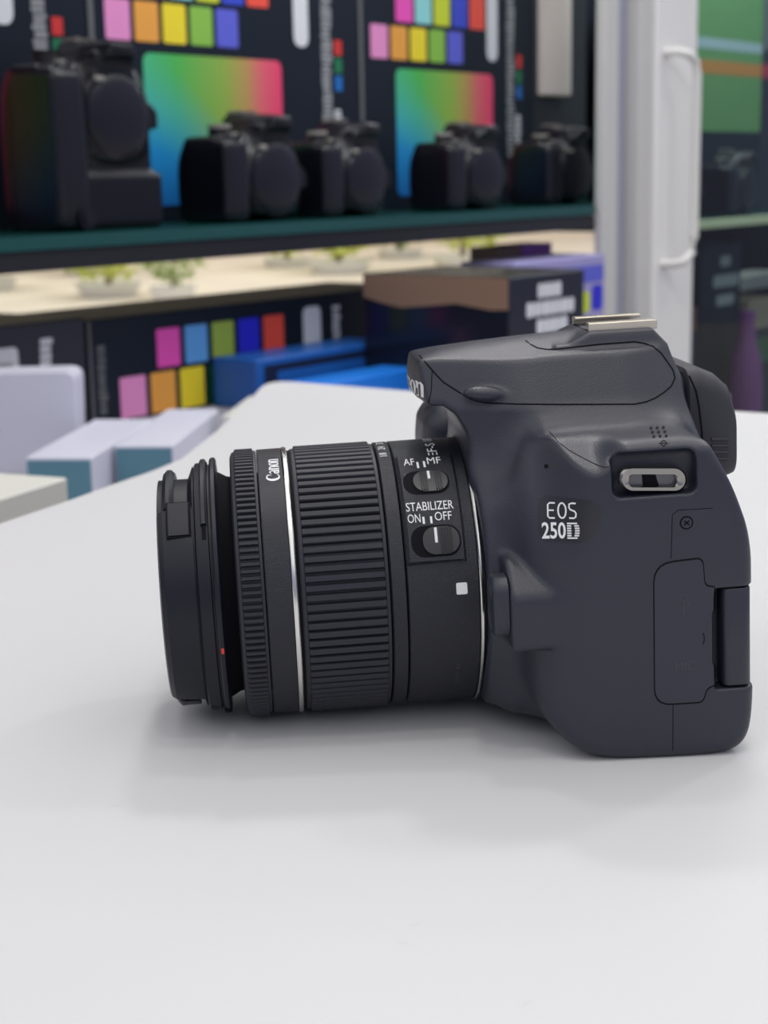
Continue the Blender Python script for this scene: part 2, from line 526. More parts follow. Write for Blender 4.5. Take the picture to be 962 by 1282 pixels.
def wordmark():
    """flared serif capital C and small a, n, o, n; x-height 1"""
    def ring(cx, rx, ry, thick, thin, y=0.5, a0=0, a1=360):
        n = 24; pts = arc(cx, y, rx, ry, a0, a1, n)
        wd = [thin + (thick - thin) * abs(math.cos(math.radians(a0 + (a1 - a0) * k / n))) ** 1.3 for k in range(n + 1)]
        return stroke(pts, wd)
    def nlet(x):
        st = stroke([(x + .14, 0), (x + .14, 1.0)], .22)
        ar = stroke([(x + .2, .72), (x + .32, .9), (x + .46, .93), (x + .55, .8), (x + .57, .6), (x + .57, 0)], [.07, .1, .14, .2, .22, .22])
        sf = stroke([(x - .02, .94), (x + .2, .98)], .08)
        return [st, ar, sf]
    out = []
    n = 26; a0, a1 = 48, 318
    cp_ = arc(.52, .66, .46, .62, a0, a1, n)
    out.append(stroke(cp_, [.10 + .22 * max(0, -math.cos(math.radians(a0 + (a1 - a0) * k / n))) ** .9 for k in range(n + 1)]))
    out.append(stroke([(.60, 1.24), (.84, 1.12), (.78, .78)], [.08, .16, .03]))
    x = 1.02
    out.append(stroke(arc(x + .26, .70, .22, .22, 160, 0, 8) + [(x + .48, .0)], [.10] + [.12] * 7 + [.2, .2]))
    out.append(ring(x + .24, .17, .22, .2, .09, y=.28))
    out += nlet(x + .66)
    out.append(ring(x + 1.76, .27, .43, .23, .1))
    out += nlet(x + 2.14)
    return join2(*out)
def lay(name, vf, fmap, mt, parent):
    vs, fs = vf
    pts = [fmap(x, y) for x, y in vs]
    ok = [q is not None for q in pts]
    pts = [q if q is not None else (0, 0, 0) for q in pts]
    fs = [f for f in fs if all(ok[i] for i in f)]
    return mesh(name, pts, fs, M[mt], parent, False, None, OFF)
def side_map(w_, lift=0.06):
    return lambda x, y: pin(x, y, w_, lift)

# wordmark on the front of the prism, laid on from the front
wm = wordmark()
def front_map(x, y):
    return pin(43, 45.9 + y * 3.6, -12.6 + x * 6.75, 0.07, src=(-60, 50, -12.6 + x * 6.75))
lay('wordmark', wm, front_map, 'white', plate)

# badge
BADGE = arc_pts([(66.2, 28.0), (71.9, 26.8), (77.9, 25.6), (78.9, 25.0), (80.1, 22.4), (79.0, 19.4), (77.5, 16.9), (75.4, 15.9), (71, 16.4), (65.8, 17.1), (65.3, 22.5)])
def decal(name, poly, w_, lift, mt, parent, n=10, skirt=0.0):
    c = np.mean(poly, 0); vs, fs = [], []
    N = len(poly)
    for k in range(1, n + 1):
        for p in poly: vs.append(tuple(c + (np.array(p) - c) * k / n))
    vs.append(tuple(c))
    for k in range(n - 1):
        for i in range(N):
            j = (i + 1) % N
            fs.append((k * N + i, k * N + j, (k + 1) * N + j, (k + 1) * N + i))
    for i in range(N): fs.append((len(vs) - 1, i, (i + 1) % N))
    pts = [pin(x, y, w_, lift) for x, y in vs]
    m0 = len(pts)
    for i in range(N):
        pts.append(pin(*vs[(n - 1) * N + i], w_, -0.2))
    for i in range(N):
        j = (i + 1) % N
        fs.append(((n - 1) * N + i, (n - 1) * N + j, m0 + j, m0 + i))
    o = mesh(name, pts, fs, M[mt], parent, True, None, OFF, sharp=40)
    return o
M['badge'] = mat('badge_film', (0.018, 0.018, 0.024), 0.3)
badge = decal('model_badge', BADGE, 49, 0.1, 'badge', dslr)
seam('badge_edge', BADGE + [BADGE[0]], 49, .07, badge, 0.06, 'cover')
eos = join2(stroke([(1.0, 1.9), (.35, 1.9), (.12, 1.7), (.1, .3), (.3, .1), (.95, .1)], .2), stroke([(.12, 1.02), (.85, 1.02)], .18),
            stroke(arc(1.85, 1.0, .48, .9, 0, 360, 28), .2),
            stroke([(3.55, 1.88), (3.05, 1.9), (2.75, 1.78), (2.72, 1.4), (2.85, 1.14), (3.4, .92), (3.56, .66), (3.5, .25), (3.25, .1), (2.7, .12)], .2))
def sheared(x0, x1, y0, y1, dy, w_, lift):
    def f(x, y):
        t = (x - x0) / (x1 - x0)
        return pin(x, y - dy * t, w_, lift)
    return f
ev = (fit(eos[0], 67.8, 74.5, 22.1, 25.9), eos[1])
lay('badge_text', ev, sheared(67.8, 74.5, 22, 26, .55, 49, .2), 'white', badge)
n250 = text_mesh('250', 1.0, .02)
lay('badge_text', (fit(n250[0], 66.5, 71.9, 17.6, 21.4), n250[1]), sheared(66.5, 71.9, 17, 21, .35, 49, .2), 'white', badge)
dv = []
for k in range(7):
    y = (k + .5) / 7; hh = .045
    xo = .55 + .42 * math.sqrt(max(0, 1 - (2 * abs(y - .5)) ** 2.6))
    if y < .18 or y > .82:
        dv.append(stroke([(.0, y), (xo, y)], .09))
    else:
        dv.append(stroke([(.0, y), (.33, y)], .09)); dv.append(stroke([(xo - .36, y), (xo, y)], .09))
dv = join2(*dv)
lay('badge_text', (fit(dv[0], 72.2, 75.0, 17.2, 20.9), dv[1]), sheared(72.2, 75, 17, 21, .18, 49, .2), 'white', badge)

# pin hole, microphone holes, focal-plane mark, screw
def dot(name, u, v, w_, r, mt='inner', parent=dslr, lift=.05):
    return decal(name, arc(u, v, r, r, 0, 342, 18), w_, lift, mt, parent, 2)
dot('pin_hole', 68.4, 33.4, 46, .5)
for r_ in range(3):
    for c_ in range(3):
        dot('speaker_hole', 95.1 + c_ * 1.45 + r_ * .32, 38.5 - r_ * 1.0 - c_ * .02, 35, .37)
fm = join2(stroke(arc(98.0, 34.8, .62, .62, 0, 360, 16), .18), stroke([(96.9, 34.9), (99.1, 34.7)], .18), stroke([(98, 36.0), (98, 33.6)], .18))
lay('focal_plane_mark', fm, side_map(35), 'inner', dslr)
ring_ = decal('screw', arc(99.0, 19.2, 1.55, 1.55, 0, 345, 24), 50, .05, 'inner', dslr, 2)
hd = decal('screw_head', arc(99.0, 19.2, 1.2, 1.2, 0, 345, 24), 50, .14, 'cover', ring_, 2)
lay('screw_slot', join2(stroke([(98.4, 18.7), (99.6, 19.7)], .32), stroke([(98.4, 19.7), (99.6, 18.7)], .32)), side_map(50, .2), 'inner', ring_)

# port cover
def rounded(poly, r=1.0, n=5):
    out = []; N = len(poly)
    for i in range(N):
        p, a, b = np.array(poly[i][:2]), np.array(poly[i - 1][:2]), np.array(poly[(i + 1) % N][:2])
        rr = poly[i][2] if len(poly[i]) > 2 else r
        da, db = a - p, b - p; la, lb = np.linalg.norm(da), np.linalg.norm(db)
        rr = min(rr, la * .48, lb * .48)
        s_, e_ = p + da / la * rr, p + db / lb * rr
        for k in range(n + 1):
            t = k / n; out.append(tuple((1 - t) ** 2 * s_ + 2 * t * (1 - t) * p + t * t * e_))
    return out
PORT = [(91.4, 10.3, 4.5), (102.6, 10.9, 1.6), (103.1, 4.4, 1.2), (105.3, 3.9, .3), (105.3, -1.4, .3), (104.7, -1.9, .3), (104.7, -14.2, .3), (105.2, -14.7, .3), (105.1, -19.4, .3), (103.3, -20.2, 1.2), (102.4, -23.3, 1.3), (91.1, -23.1, 4.0)]
PO = rounded(PORT)
c0 = np.array((97.0, -6.0))
pc = decal('port_cover', [tuple(c0 + (np.array(p) - c0) * .985) for p in PO], 50, .14, 'cover', dslr, 12)
seam('cover_gap', PO + [PO[0]], 50, .17, pc, 0.0)
t_ = text_mesh('MIC', 1.0, -.01)
lay('cover_text', (fit(t_[0], 96.1, 100.5, -15.2, -13.2), t_[1]), side_map(50, .19), 'grayprint', pc)
us = join2(stroke([(98.2, -2.6), (98.2, 1.4), (97.4, 1.4), (97.4, 2.6), (99.0, 2.6), (99.0, 1.4), (98.2, 1.4)], .16), stroke([(98.2, -.8), (99.3, .2), (99.3, .9)], .16),
           stroke([(98.2, -1.4), (97.2, -.6), (97.2, .3)], .16))
lay('cover_symbol', us, side_map(50, .19), 'grayprint', pc)
lay('pull_notch', stroke(arc(102.3, -8.0, .5, 1.3, -80, 80, 8), .22), side_map(50, .2), 'inner', pc)

# screen hinge and screen
mb = MB()
pts = []
for k in range(33):
    a = math.pi * (0.5 + k / 32 * 1.0)
    pts.append((111.1 + 3.3 * math.cos(a) * 1.0, 46.0 - 3.2 * math.cos(a + math.pi / 2)))
prof = rounded([(107.4, 49.6, 1.6), (113.9, 49.8, 2.4), (115.0, 42, .5), (107.4, 42, .3)], 1, 6)
n = len(prof)
ys = [(-20.0, .94), (-19.6, 1.0), (2.6, 1.0), (3.0, .94)]
pc_ = np.mean(prof, 0)
vs = [(pc_[0] + (p[0] - pc_[0]) * k_, y_, pc_[1] + (p[1] - pc_[1]) * k_) for y_, k_ in ys for p in prof]
fs = [(r_ * n + i, r_ * n + (i + 1) % n, (r_ + 1) * n + (i + 1) % n, (r_ + 1) * n + i) for r_ in range(3) for i in range(n)] + [tuple(range(n)), tuple(range(3 * n, 4 * n))[::-1]]
mesh('screen_hinge', vs, fs, M['body'], dslr, True, None, OFF, sharp=35)
mb = MB(); mb.box(112.6, 115.3, -27, 9, -28, 38, 0, 1.0)
mb.build('folding_screen', M['cover'], dslr, False, OFF)

# strap lug
def ringplate(name, outer, inner, w0, w1, mt, parent, bv=.5):
    n = len(outer); vs = []
    co, ci = np.mean(outer, 0), np.mean(inner, 0)
    loops = [(inner, w0), (inner, w1 - bv * .6), ([tuple(ci + (np.array(p) - ci) * 1.07) for p in inner], w1), ([tuple(co + (np.array(p) - co) * .93) for p in outer], w1), (outer, w1 - bv), (outer, w0)]
    for lp, w_ in loops: vs += [(p[0], p[1], w_) for p in lp]
    fs = []
    for k in range(len(loops) - 1):
        for i in range(n): fs.append((k * n + i, k * n + (i + 1) % n, (k + 1) * n + (i + 1) % n, (k + 1) * n + i))
    return mesh(name, vs, fs, M[mt], parent, True, None, OFF, sharp=40)
sk = lambda P: [(x, y - (x - 92) * .07) for x, y in P]
lug = ringplate('strap_lug', sk(rrect(84.3, 99.7, 26.6, 32.0, 2.7, 8)), sk(rrect(86.4, 97.4, 27.6, 30.4, 1.4, 8)), 45.4, 48.9, 'steel', dslr)
mb = MB(); mb.prism(sk(rrect(86.2, 97.6, 27.4, 30.6, 1.5, 8)), 45.2, 47.2, 0, 'z')
mb.build('lug_backing', mat('lug_backing', (0.14, 0.14, 0.15), .35, 1.0), lug, False, OFF)
mb = MB(); mb.prism(sk([(89.9, 27.5), (93.6, 27.5), (92.7, 30.5), (89.7, 30.5)]), 47.0, 47.35, 0, 'z')
mb.build('lug_opening', M['inner'], lug, False, OFF)

# hot shoe rails
shoe = MB(); shoe.box(86.5, 102.5, 58.3, 58.9, -9.5, 9.5, 0)
shoe_o = shoe.build('hot_shoe', M['inner'], dslr, False, OFF)
for s in (1, -1):
    mb = MB()
    a, b = sorted((s * 6.2, s * 9.6)); c, d_ = sorted((s * 9.0, s * 9.9))
    mb.box(86.6, 103.5, 60.0, 60.8, a, b, 0, .15); mb.box(86.6, 103.5, 58.6, 60.8, c, d_, 0, .15)
    mb.build('shoe_rail', M['gold'], shoe_o, False, OFF)

# eyecup
def eyecup():
    # stack of rounded outlines (v, w) from the body outwards
    secs = [(108.6, 23.5, 48.0, 16.5), (109.3, 22.6, 48.9, 17.5), (112.0, 22.2, 49.2, 18.3), (116.0, 22.0, 47.4, 18.7), (119.0, 22.0, 44.6, 18.6), (120.6, 22.4, 39.5, 18.0), (121.1, 24.0, 37.5, 16.5)]
    vs, fs = [], []; n = None
    for u, v0, v1, hw in secs:
        P = rrect(v0, v1, -hw, hw, 5.0, 6); n = len(P)
        vs += [(u, p[0], p[1]) for p in P]
    for k in range(len(secs) - 1):
        for i in range(n): fs.append((k * n + i, k * n + (i + 1) % n, (k + 1) * n + (i + 1) % n, (k + 1) * n + i))
    fs.append(tuple(range((len(secs) - 1) * n, len(secs) * n))); fs.append(tuple(range(n))[::-1])
    return mesh('eyecup', vs, fs, M['rubber2'], dslr, True, None, OFF, sharp=32)
M['rubber2'] = mat('soft_rubber', (0.032, 0.032, 0.042), 0.6)
ec = eyecup()
for k in range(4):
    mb = MB(); mb.tube([(114.2, 32.0 - k * 1.62, 18.6), (118.3, 31.8 - k * 1.62, 18.7)], .42, 8)
    mb.build('grip_ridge', M['rubber2'], ec, True, OFF)
mb = MB(); mb.tube([(109.4, 47.5, 16.6), (110.6, 44, 18.2), (111.3, 40, 18.3), (111.9, 34, 18.32), (112.2, 27, 18.3)], .2, 6)
mb.build('cup_seam', M['inner'], ec, True, OFF)

# lens release button
mb = MB()
P = rrect(-5.9, 8.2, 36.5, 46.6, 4.0, 6)
n = len(P); vs = []
pc_ = np.mean(P, 0)
for u, k_ in ((58.9, 1.0), (56.2, 1.0), (55.6, .95), (55.3, .85)):
    vs += [(u, pc_[0] + (p[0] - pc_[0]) * k_, pc_[1] + (p[1] - pc_[1]) * k_) for p in P]
fs = [(k * n + i, k * n + (i + 1) % n, (k + 1) * n + (i + 1) % n, (k + 1) * n + i) for k in range(3) for i in range(n)] + [tuple(range(3 * n, 4 * n))]
mesh('lens_release_button', vs, fs, M['body'], dslr, True, None, OFF, sharp=40)

# ------------------------------------------------------------------ lens
def lathe(name, prof, mt, parent, n=160, sharp=30, rmod=None):
    vs, fs = [], []
    for u, r in prof:
        for k in range(n):
            a = 2 * math.pi * k / n
            rr = r if rmod is None else rmod(u, r, a)
            vs.append((u, rr * math.sin(a), rr * math.cos(a)))       # angle from +w towards +v
    for j in range(len(prof) - 1):
        for k in range(n):
            fs.append((j * n + k, j * n + (k + 1) % n, (j + 1) * n + (k + 1) % n, (j + 1) * n + k))
    for j, fl in ((0, True), (len(prof) - 1, False)):
        q = tuple(j * n + k for k in range(n)); fs.append(q[::-1] if fl else q)
    return mesh(name, vs, fs, mt if not isinstance(mt, str) else M[mt], parent, True, None, OFF, sharp=sharp)
lens = lathe('zoom_lens', [(37.25, 30), (37.25, 32.6), (37.6, 33.1), (46, 33.15), (54.0, 33.1), (54.4, 32.7), (54.4, 31.8), (56.2, 31.8), (56.2, 25)], 'lensblk', dslr)
lathe('mount_trim', [(54.35, 31), (54.35, 33.3), (54.6, 33.55), (54.95, 33.5), (55.15, 33.0), (55.15, 31)], 'silver', lens)
lathe('focal_scale_band', [(33.5, 31), (33.5, 32.6), (33.8, 33.0), (36.9, 33.05), (37.1, 32.7), (37.1, 31)], 'lensblk', lens)
lathe('inner_barrel', [(-6.4, 24), (-6.4, 28.6), (-5.2, 28.0), (-3.5, 27.0), (-2.0, 26.7), (38, 30.5), (38, 24)], 'inner', lens)
def ribs(N, depth, duty, soft):
    def f(u, r, a):
        if r < 33.0: return r
        x = (a * N / (2 * math.pi)) % 1.0
        e = min(x, 1 - x) if False else abs(x - .5)
        g = 1 - min(1, max(0, (e - duty) / soft))
        return r - depth * (1 - g)
    return f
# zoom ring: broad flat ribs
lathe('zoom_ring', [(12.55, 31), (12.55, 32.5), (12.9, 32.75), (13.6, 32.8), (13.75, 33.42), (32.2, 33.42), (32.4, 32.8), (33.1, 32.75), (33.3, 32.4), (33.3, 31)], 'rubber', lens, 92 * 12, 30, ribs(92, 1.1, .31, .1))
lathe('focus_ring', [(-2.3, 26), (-2.3, 31.6), (-1.9, 32.7), (-1.25, 32.95), (-1.0, 33.55), (3.35, 33.55), (3.5, 32.95), (4.1, 32.9), (4.25, 32.4), (4.25, 30)], 'rubber', lens, 126 * 10, 30, ribs(126, .9, .2, .2))
lathe('name_band', [(4.35, 30), (4.35, 32.9), (4.6, 33.15), (10.4, 33.2), (10.55, 32.9), (10.55, 30)], 'lensblk', lens)
lathe('silver_ring', [(10.6, 31), (10.6, 33.25), (10.8, 33.4), (11.5, 33.4), (11.75, 33.2), (11.75, 31)], 'silver', lens)
lathe('ring_gap', [(11.75, 30), (11.75, 32.4), (12.5, 32.4), (12.5, 30)], 'inner', lens)

def onlens(R_, a0=0.0):
    return lambda x, y: (x, R_ * math.sin(y / 33.0), R_ * math.cos(y / 33.0))      # y is arc length round the barrel
def A_(deg): return math.radians(deg) * 33.0
def lens_rot(vf, u0, cap_h, a_start, R_, name, mt='white'):
    """lettering that runs up round the barrel; letter tops towards the front"""
    vs, fs = vf
    h0 = max(v[1] for v in vs)
    return lay(name, ([(u0 - v[1] / h0 * cap_h, math.radians(a_start) * R_ + v[0] / h0 * cap_h) for v in vs], fs), onlens(R_), mt, lens)
lens_rot(wm, 9.6, 3.3, 59.5, 33.27, 'maker_wordmark')
lens_rot(text_mesh('EF-S 18-55mm', 1, 0, 1.45), 48.3, 2.3, 68.5, 33.2, 'lens_lettering')
lens_rot(text_mesh('18   24   35', 1), 36.0, 1.75, 71.5, 33.12, 'focal_numbers')

# switch panel
def arc_block(name, u0, u1, d0, d1, r0, r1, mt, parent, n=20, bv=0.35):
    """curved block between two angles (degrees)"""
    vs, fs = [], []
    bd = math.degrees(bv / r1)
    for k in range(n + 1):
        d = d0 + (d1 - d0) * k / n; a = math.radians(d)
        a2 = math.radians(min(max(d, d0 + bd), d1 - bd))
        for (u, r, ang) in ((u0, r0, a), (u0, r1 - bv, a), (u0 + bv, r1, a2), (u1 - bv, r1, a2), (u1, r1 - bv, a), (u1, r0, a)):
            vs.append((u, r * math.sin(ang), r * math.cos(ang)))
    for k in range(n):
        for j in range(5): fs.append((k * 6 + j, (k + 1) * 6 + j, (k + 1) * 6 + j + 1, k * 6 + j + 1))
    fs.append(tuple(range(6))); fs.append(tuple(range(n * 6, n * 6 + 6))[::-1])
    return mesh(name, vs, fs, M[mt], parent, True, None, OFF, sharp=30)
panel = arc_block('switch_panel', 37.7, 51.6, 16.5, 69.5, 32.6, 33.95, 'lensblk', lens, 30, .6)
RP = 33.97
def pill(u0, u1, d0, d1, R_, rad, cap=1.0):
    y0, y1 = A_(d0), A_(d1)
    P = rrect(u0, u1, y0, y1, rad, 7); c = np.mean(P, 0); n = len(P)
    vs = [tuple(c)]; fs = []
    for k in (1, 2, 3, 4): vs += [tuple(c + (np.array(p) - c) * k / 4) for p in P]
    for i in range(n): fs.append((0, 1 + i, 1 + (i + 1) % n))
    for k in range(3):
        for i in range(n): fs.append((1 + k * n + i, 1 + (k + 1) * n + i, 1 + (k + 1) * n + (i + 1) % n, 1 + k * n + (i + 1) % n))
    return vs, fs, n
def pill_solid(name, u0, u1, d0, d1, r0, r1, rad, mt, parent):
    vs, fs, n = pill(u0, u1, d0, d1, r1, rad)
    top = [(x, r1 * math.sin(y / 33), r1 * math.cos(y / 33)) for x, y in vs]
    m0 = len(top); rim = vs[1 + 3 * n:1 + 4 * n]
    top += [(x, r0 * math.sin(y / 33), r0 * math.cos(y / 33)) for x, y in rim]
    for i in range(n):
        j = (i + 1) % n
        fs.append((1 + 3 * n + i, m0 + i, m0 + j, 1 + 3 * n + j))
    return mesh(name, top, fs, M[mt], parent, True, None, OFF, sharp=30)
M['knob'] = mat('switch_plastic', (0.026, 0.026, 0.03), 0.4)
for nm, us0, us1, d0, d1, k0, k1 in (('focus_mode_switch', 38.6, 49.6, 45.8, 58.2, 41.0, 49.2), ('stabilizer_switch', 38.9, 50.6, 19.0, 31.8, 41.6, 50.2)):
    sl_ = pill_solid('%s_slot' % nm, us0, us1, d0, d1, 33.5, RP + .02, 3.2, 'inner', lens)
    kb = pill_solid(nm, k0, k1, d0 + .9, d1 - .9, 33.6, RP + .45, 2.9, 'knob', lens)
    md = (k0 + k1) / 2
    gs = (md - 2.2, md - 1.6, md - 1.0, md + 1.3, md + 1.9, md + 2.5) if nm[0] == 'f' else (md, md + .6, md + 1.2, md + 1.8, md + 2.4)
    for g_ in gs:
        q = arc_block('knob_rib', g_ - .17, g_ + .17, d0 + 1.3, d1 - 1.3, 34.1, RP + .78, 'knob', lens, 8, .1)
    wx = md - .25 if nm[0] == 'f' else md - 1.15
    arc_block('knob_line', wx - .32, wx + .32, (d0 + d1) / 2 + (.6 if nm[0] == 'f' else -1.0), d1 - 1.3, 34.1, RP + .74, 'white', lens, 6, .05)
def on_panel(s, u0, u1, d0, d1, bold=0.0):
    t = text_mesh(s, 1.0, bold)
    lay('switch_lettering', (fit(t[0], u0, u1, A_(d0), A_(d1)), t[1]), onlens(RP + .05), 'white', lens)
on_panel('AF', 39.5, 42.1, 62.2, 66.6); on_panel('MF', 45.2, 48.5, 62.2, 66.6)
on_panel('STABILIZER', 38.5, 49.7, 38.3, 42.2); on_panel('ON', 38.6, 41.6, 33.3, 37.0); on_panel('OFF', 45.0, 49.0, 33.6, 37.3)
for u_, d0, d1 in ((42.8, 60.0, 64.0), (44.4, 60.3, 64.3), (42.3, 32.6, 35.6), (44.1, 32.6, 35.6)):
    lay('switch_lettering', stroke([(u_, A_(d0)), (u_, A_(d1))], .5), onlens(RP + .05), 'white', lens)
P = rrect(48.7, 51.3, A_(3.2), A_(8.0), .35, 4); 
lay('mount_index', (P, [tuple(range(len(P)))]), onlens(33.22), 'white', lens)
tm = text_mesh('CANON INC.', 1.0)
lens_rot(tm, 49.4, 1.1, -44.0, 33.18, 'lens_lettering', 'grayprint')

# pinch cap and the ring it clips to
def capmod(u, r, a):
    d = math.degrees(a)
    for c in (90, 270):
        if abs(d - c) < 37 and r > 27.2 and u < -12.2: return 27.0
    return r
cap = lathe('lens_cap', [(-20.2, 0.5), (-20.3, 27.5), (-19.9, 28.7), (-18.8, 29.5), (-13, 30.0), (-11.75, 30.0), (-11.7, 29.4), (-11.4, 29.4), (-11.4, 20)], 'cap', lens, 240, 30, capmod)
arc_block('cap_lever', -18.9, -16.2, 53, 127, 24, 29.5, 'cap', lens, 24, .9)
arc_block('cap_lever', -18.9, -16.2, -127, -53, 24, 29.5, 'cap', lens, 24, .9)
arc_block('cap_tab', -17.6, -12.4, 37.5, 56, 28, 30.35, 'cap', lens, 10, .25)
arc_block('cap_tab_gap', -17.9, -12.0, 36.9, 56.5, 28, 30.06, 'inner', lens, 10, .02)
arc_block('cap_tab', -17.9, -13.2, -66, -56, 26, 29.6, 'cap', lens, 8, .3)
hood = lathe('hood_ring', [(-11.3, 20), (-11.3, 30.2), (-11.0, 30.7), (-8.2, 31.0), (-8.0, 30.2), (-7.5, 30.2), (-7.4, 31.5), (-7.0, 31.9), (-6.2, 31.9), (-5.9, 31.4), (-5.9, 28.5), (-5.6, 28.2), (-5.6, 20)], 'cap', lens, 200)
arc_block('hood_rail', -9.8, -8.4, 41, 100, 29, 31.7, 'cap', lens, 20, .3)
arc_block('hood_slot', -9.6, -8.6, 34.5, 40.5, 29, 31.02, 'inner', lens, 6, .02)
arc_block('hood_lug', -10.8, -9.0, -72, -62, 28, 31.2, 'cap', lens, 8, .2)
arc_block('hood_lug', -7.6, -5.8, -66, -59, 28, 32.2, 'inner', lens, 8, .2)
arc_block('red_index', -6.9, -6.25, -16.4, -13.6, 31, 31.93, 'red', lens, 4, .02)
# ================================================================== THE TABLE
edge = [(-420, 120), (-262, 380), (-153, 622), (-133, 668), (-120, 702), (-108, 730), (-98, 761), (-89, 845), (-83, 927), (-77, 1030), (-73, 1046), (-64, 1051), (-30, 1026), (21, 988), (212, 870), (900, 440), (900, -500), (-420, -500)]
table = empty('display_table', (100, 400, -860), 0, 'white-topped display table in the foreground with a curved left edge', 'table')
tz = lambda p: p
n = len(edge)
e2 = rounded([(x, y, 6) for x, y in edge], 6, 3); n = len(e2)
cen_ = np.array((100, 400))
loops = [(1.0, -24), (1.0, -1.2), (0.9985, 0)]
vs = [(100 + (p[0] - 100) * k, 400 + (p[1] - 400) * k, z) for k, z in loops for p in e2]
fs = [tuple(range(n))[::-1], tuple(range(2 * n, 3 * n))] + [(r_ * n + i, r_ * n + (i + 1) % n, (r_ + 1) * n + (i + 1) % n, (r_ + 1) * n + i) for r_ in range(2) for i in range(n)]
area2 = sum(e2[i - 1][0] * e2[i][1] - e2[i][0] * e2[i - 1][1] for i in range(n))
if area2 < 0: fs = [f[::-1] for f in fs]
mesh('tabletop', vs, fs, M['table'], table, False, None, (100, 400, -860))
mb = MB(); mb.box(-60, 820, -380, 760, -800, -24, 0, 4); mb.build('table_base', M['table'], table, False, (100, 400, -860))
# small scuffs on the white top
for (x, y, L_, a) in ((4.0, 268, 1.5, .6), (1.8, 261, 1.1, -.4), (21.5, 239, 1.4, .8), (-20, 234, 2.4, -.1), (-84, 272, 2.0, .1), (69, 283, .8, 1.2), (-60, 327, 1.3, .3), (-77, 226, 1.3, .3)):
    v_, f_ = stroke([(x + L_ * t * math.cos(a) + .2 * math.sin(9 * t), y + L_ * t * math.sin(a)) for t in (-1, -.4, .2, .7, 1)], [.05, .3, .22, .35, .05])
    mb = MB(); mb.add([(p[0], p[1], .03) for p in v_], f_)
    mb.build('scuff_mark', M['smudge'], table, False, (100, 400, -860))

# ================================================================== THE SHOWCASE BEHIND
RZ = math.radians(52.34)
E_ = Vector((0.61095, 0.79167, 0)); Q_ = Vector((-0.79167, 0.61095, 0)); P_ = Vector((-261.9, 1283.3, 0))
def C(s, q, z): return P_ + E_ * s + Q_ * q + Vector((0, 0, z))
def cthing(name, s, q, z, label, cat, group=None, rz=0.0):
    return empty(name, C(s, q, z), RZ + rz, label, cat, group)
K = {}
K['blackcard'] = mat('black_card', (0.009, 0.014, 0.024), 0.42, spec=0.2)
K['darkcard'] = mat('dark_navy_card', (0.016, 0.018, 0.03), 0.4)
K['deepcard'] = mat('deep_black_card', (0.005, 0.008, 0.015), 0.5, spec=0.2)
K['glossblack'] = mat('glossy_black_card', (0.010, 0.012, 0.022), 0.13)
K['white'] = mat('white_ink', (0.72, 0.73, 0.76), 0.5)
K['greyink'] = mat('grey_ink', (0.30, 0.31, 0.32), 0.5)
K['edge'] = mat('worn_edge', (0.12, 0.125, 0.13), 0.5)
for nm, c in (('pink', (238, 150, 205)), ('orange', (240, 168, 70)), ('yellow', (245, 222, 45)), ('green', (140, 195, 75)), ('violet', (95, 100, 215)),
              ('magenta', (245, 85, 190)), ('lightcyan', (150, 222, 222)), ('lime', (208, 222, 50)), ('blue', (55, 75, 205)), ('red', (245, 85, 65)),
              ('skyblue', (100, 170, 235)), ('darkgreen', (20, 90, 50)), ('rgbred', (215, 50, 45)), ('rgbgreen', (20, 120, 75)), ('rgbblue', (15, 110, 190)), ('deepblue', (40, 40, 215)), ('olive', (165, 190, 75))):
    K[nm] = mat('ink_' + nm, tuple(x * .92 for x in srgb(*c)), 0.45)
def gradient_mat():
    m_ = bpy.data.materials.new('rainbow_print'); m_.use_nodes = True
    t = m_.node_tree; b = t.nodes['Principled BSDF']; b.inputs['Roughness'].default_value = .45
    c = t.nodes.new('ShaderNodeTexCoord'); s_ = t.nodes.new('ShaderNodeSeparateXYZ')
    t.links.new(c.outputs['Generated'], s_.inputs[0])
    r1 = t.nodes.new('ShaderNodeValToRGB'); e = r1.color_ramp.elements
    e[0].position = 0.0; e[0].color = (*srgb(70, 185, 120), 1)
    e[1].position = 1.0; e[1].color = (*srgb(235, 60, 110), 1)
    for p, q in ((.22, (75, 180, 80)), (.55, (140, 175, 70)), (.72, (185, 150, 85)), (.84, (225, 100, 110))):
        k = e.new(p); k.color = (*srgb(*q), 1)
    r2 = t.nodes.new('ShaderNodeValToRGB'); e = r2.color_ramp.elements
    e[0].position = 0.0; e[0].color = (*srgb(20, 110, 190), 1)
    e[1].position = 1.0; e[1].color = (*srgb(75, 185, 140), 1)
    k = e.new(.35); k.color = (*srgb(20, 140, 205), 1); k = e.new(.65); k.color = (*srgb(60, 175, 190), 1)
    t.links.new(s_.outputs[0], r1.inputs[0]); t.links.new(s_.outputs[2], r2.inputs[0])
    # mix factor: left/bottom takes the blue ramp
    ma = t.nodes.new('ShaderNodeMath'); ma.operation = 'MULTIPLY_ADD'; ma.inputs[1].default_value = 1.3
    mz = t.nodes.new('ShaderNodeMath'); mz.operation = 'MULTIPLY_ADD'; mz.inputs[1].default_value = 1.15; mz.inputs[2].default_value = -.5
    t.links.new(s_.outputs[2], mz.inputs[0]); t.links.new(s_.outputs[0], ma.inputs[0]); t.links.new(mz.outputs[0], ma.inputs[2])
    mr = t.nodes.new('ShaderNodeMapRange'); mr.inputs[1].default_value = .05; mr.inputs[2].default_value = .85
    t.links.new(ma.outputs[0], mr.inputs[0])
    mx = t.nodes.new('ShaderNodeMix'); mx.data_type = 'RGBA'
    t.links.new(mr.outputs[0], mx.inputs[0]); t.links.new(r2.outputs[0], mx.inputs[6]); t.links.new(r1.outputs[0], mx.inputs[7])
    t.links.new(mx.outputs[2], b.inputs['Base Color'])
    return m_
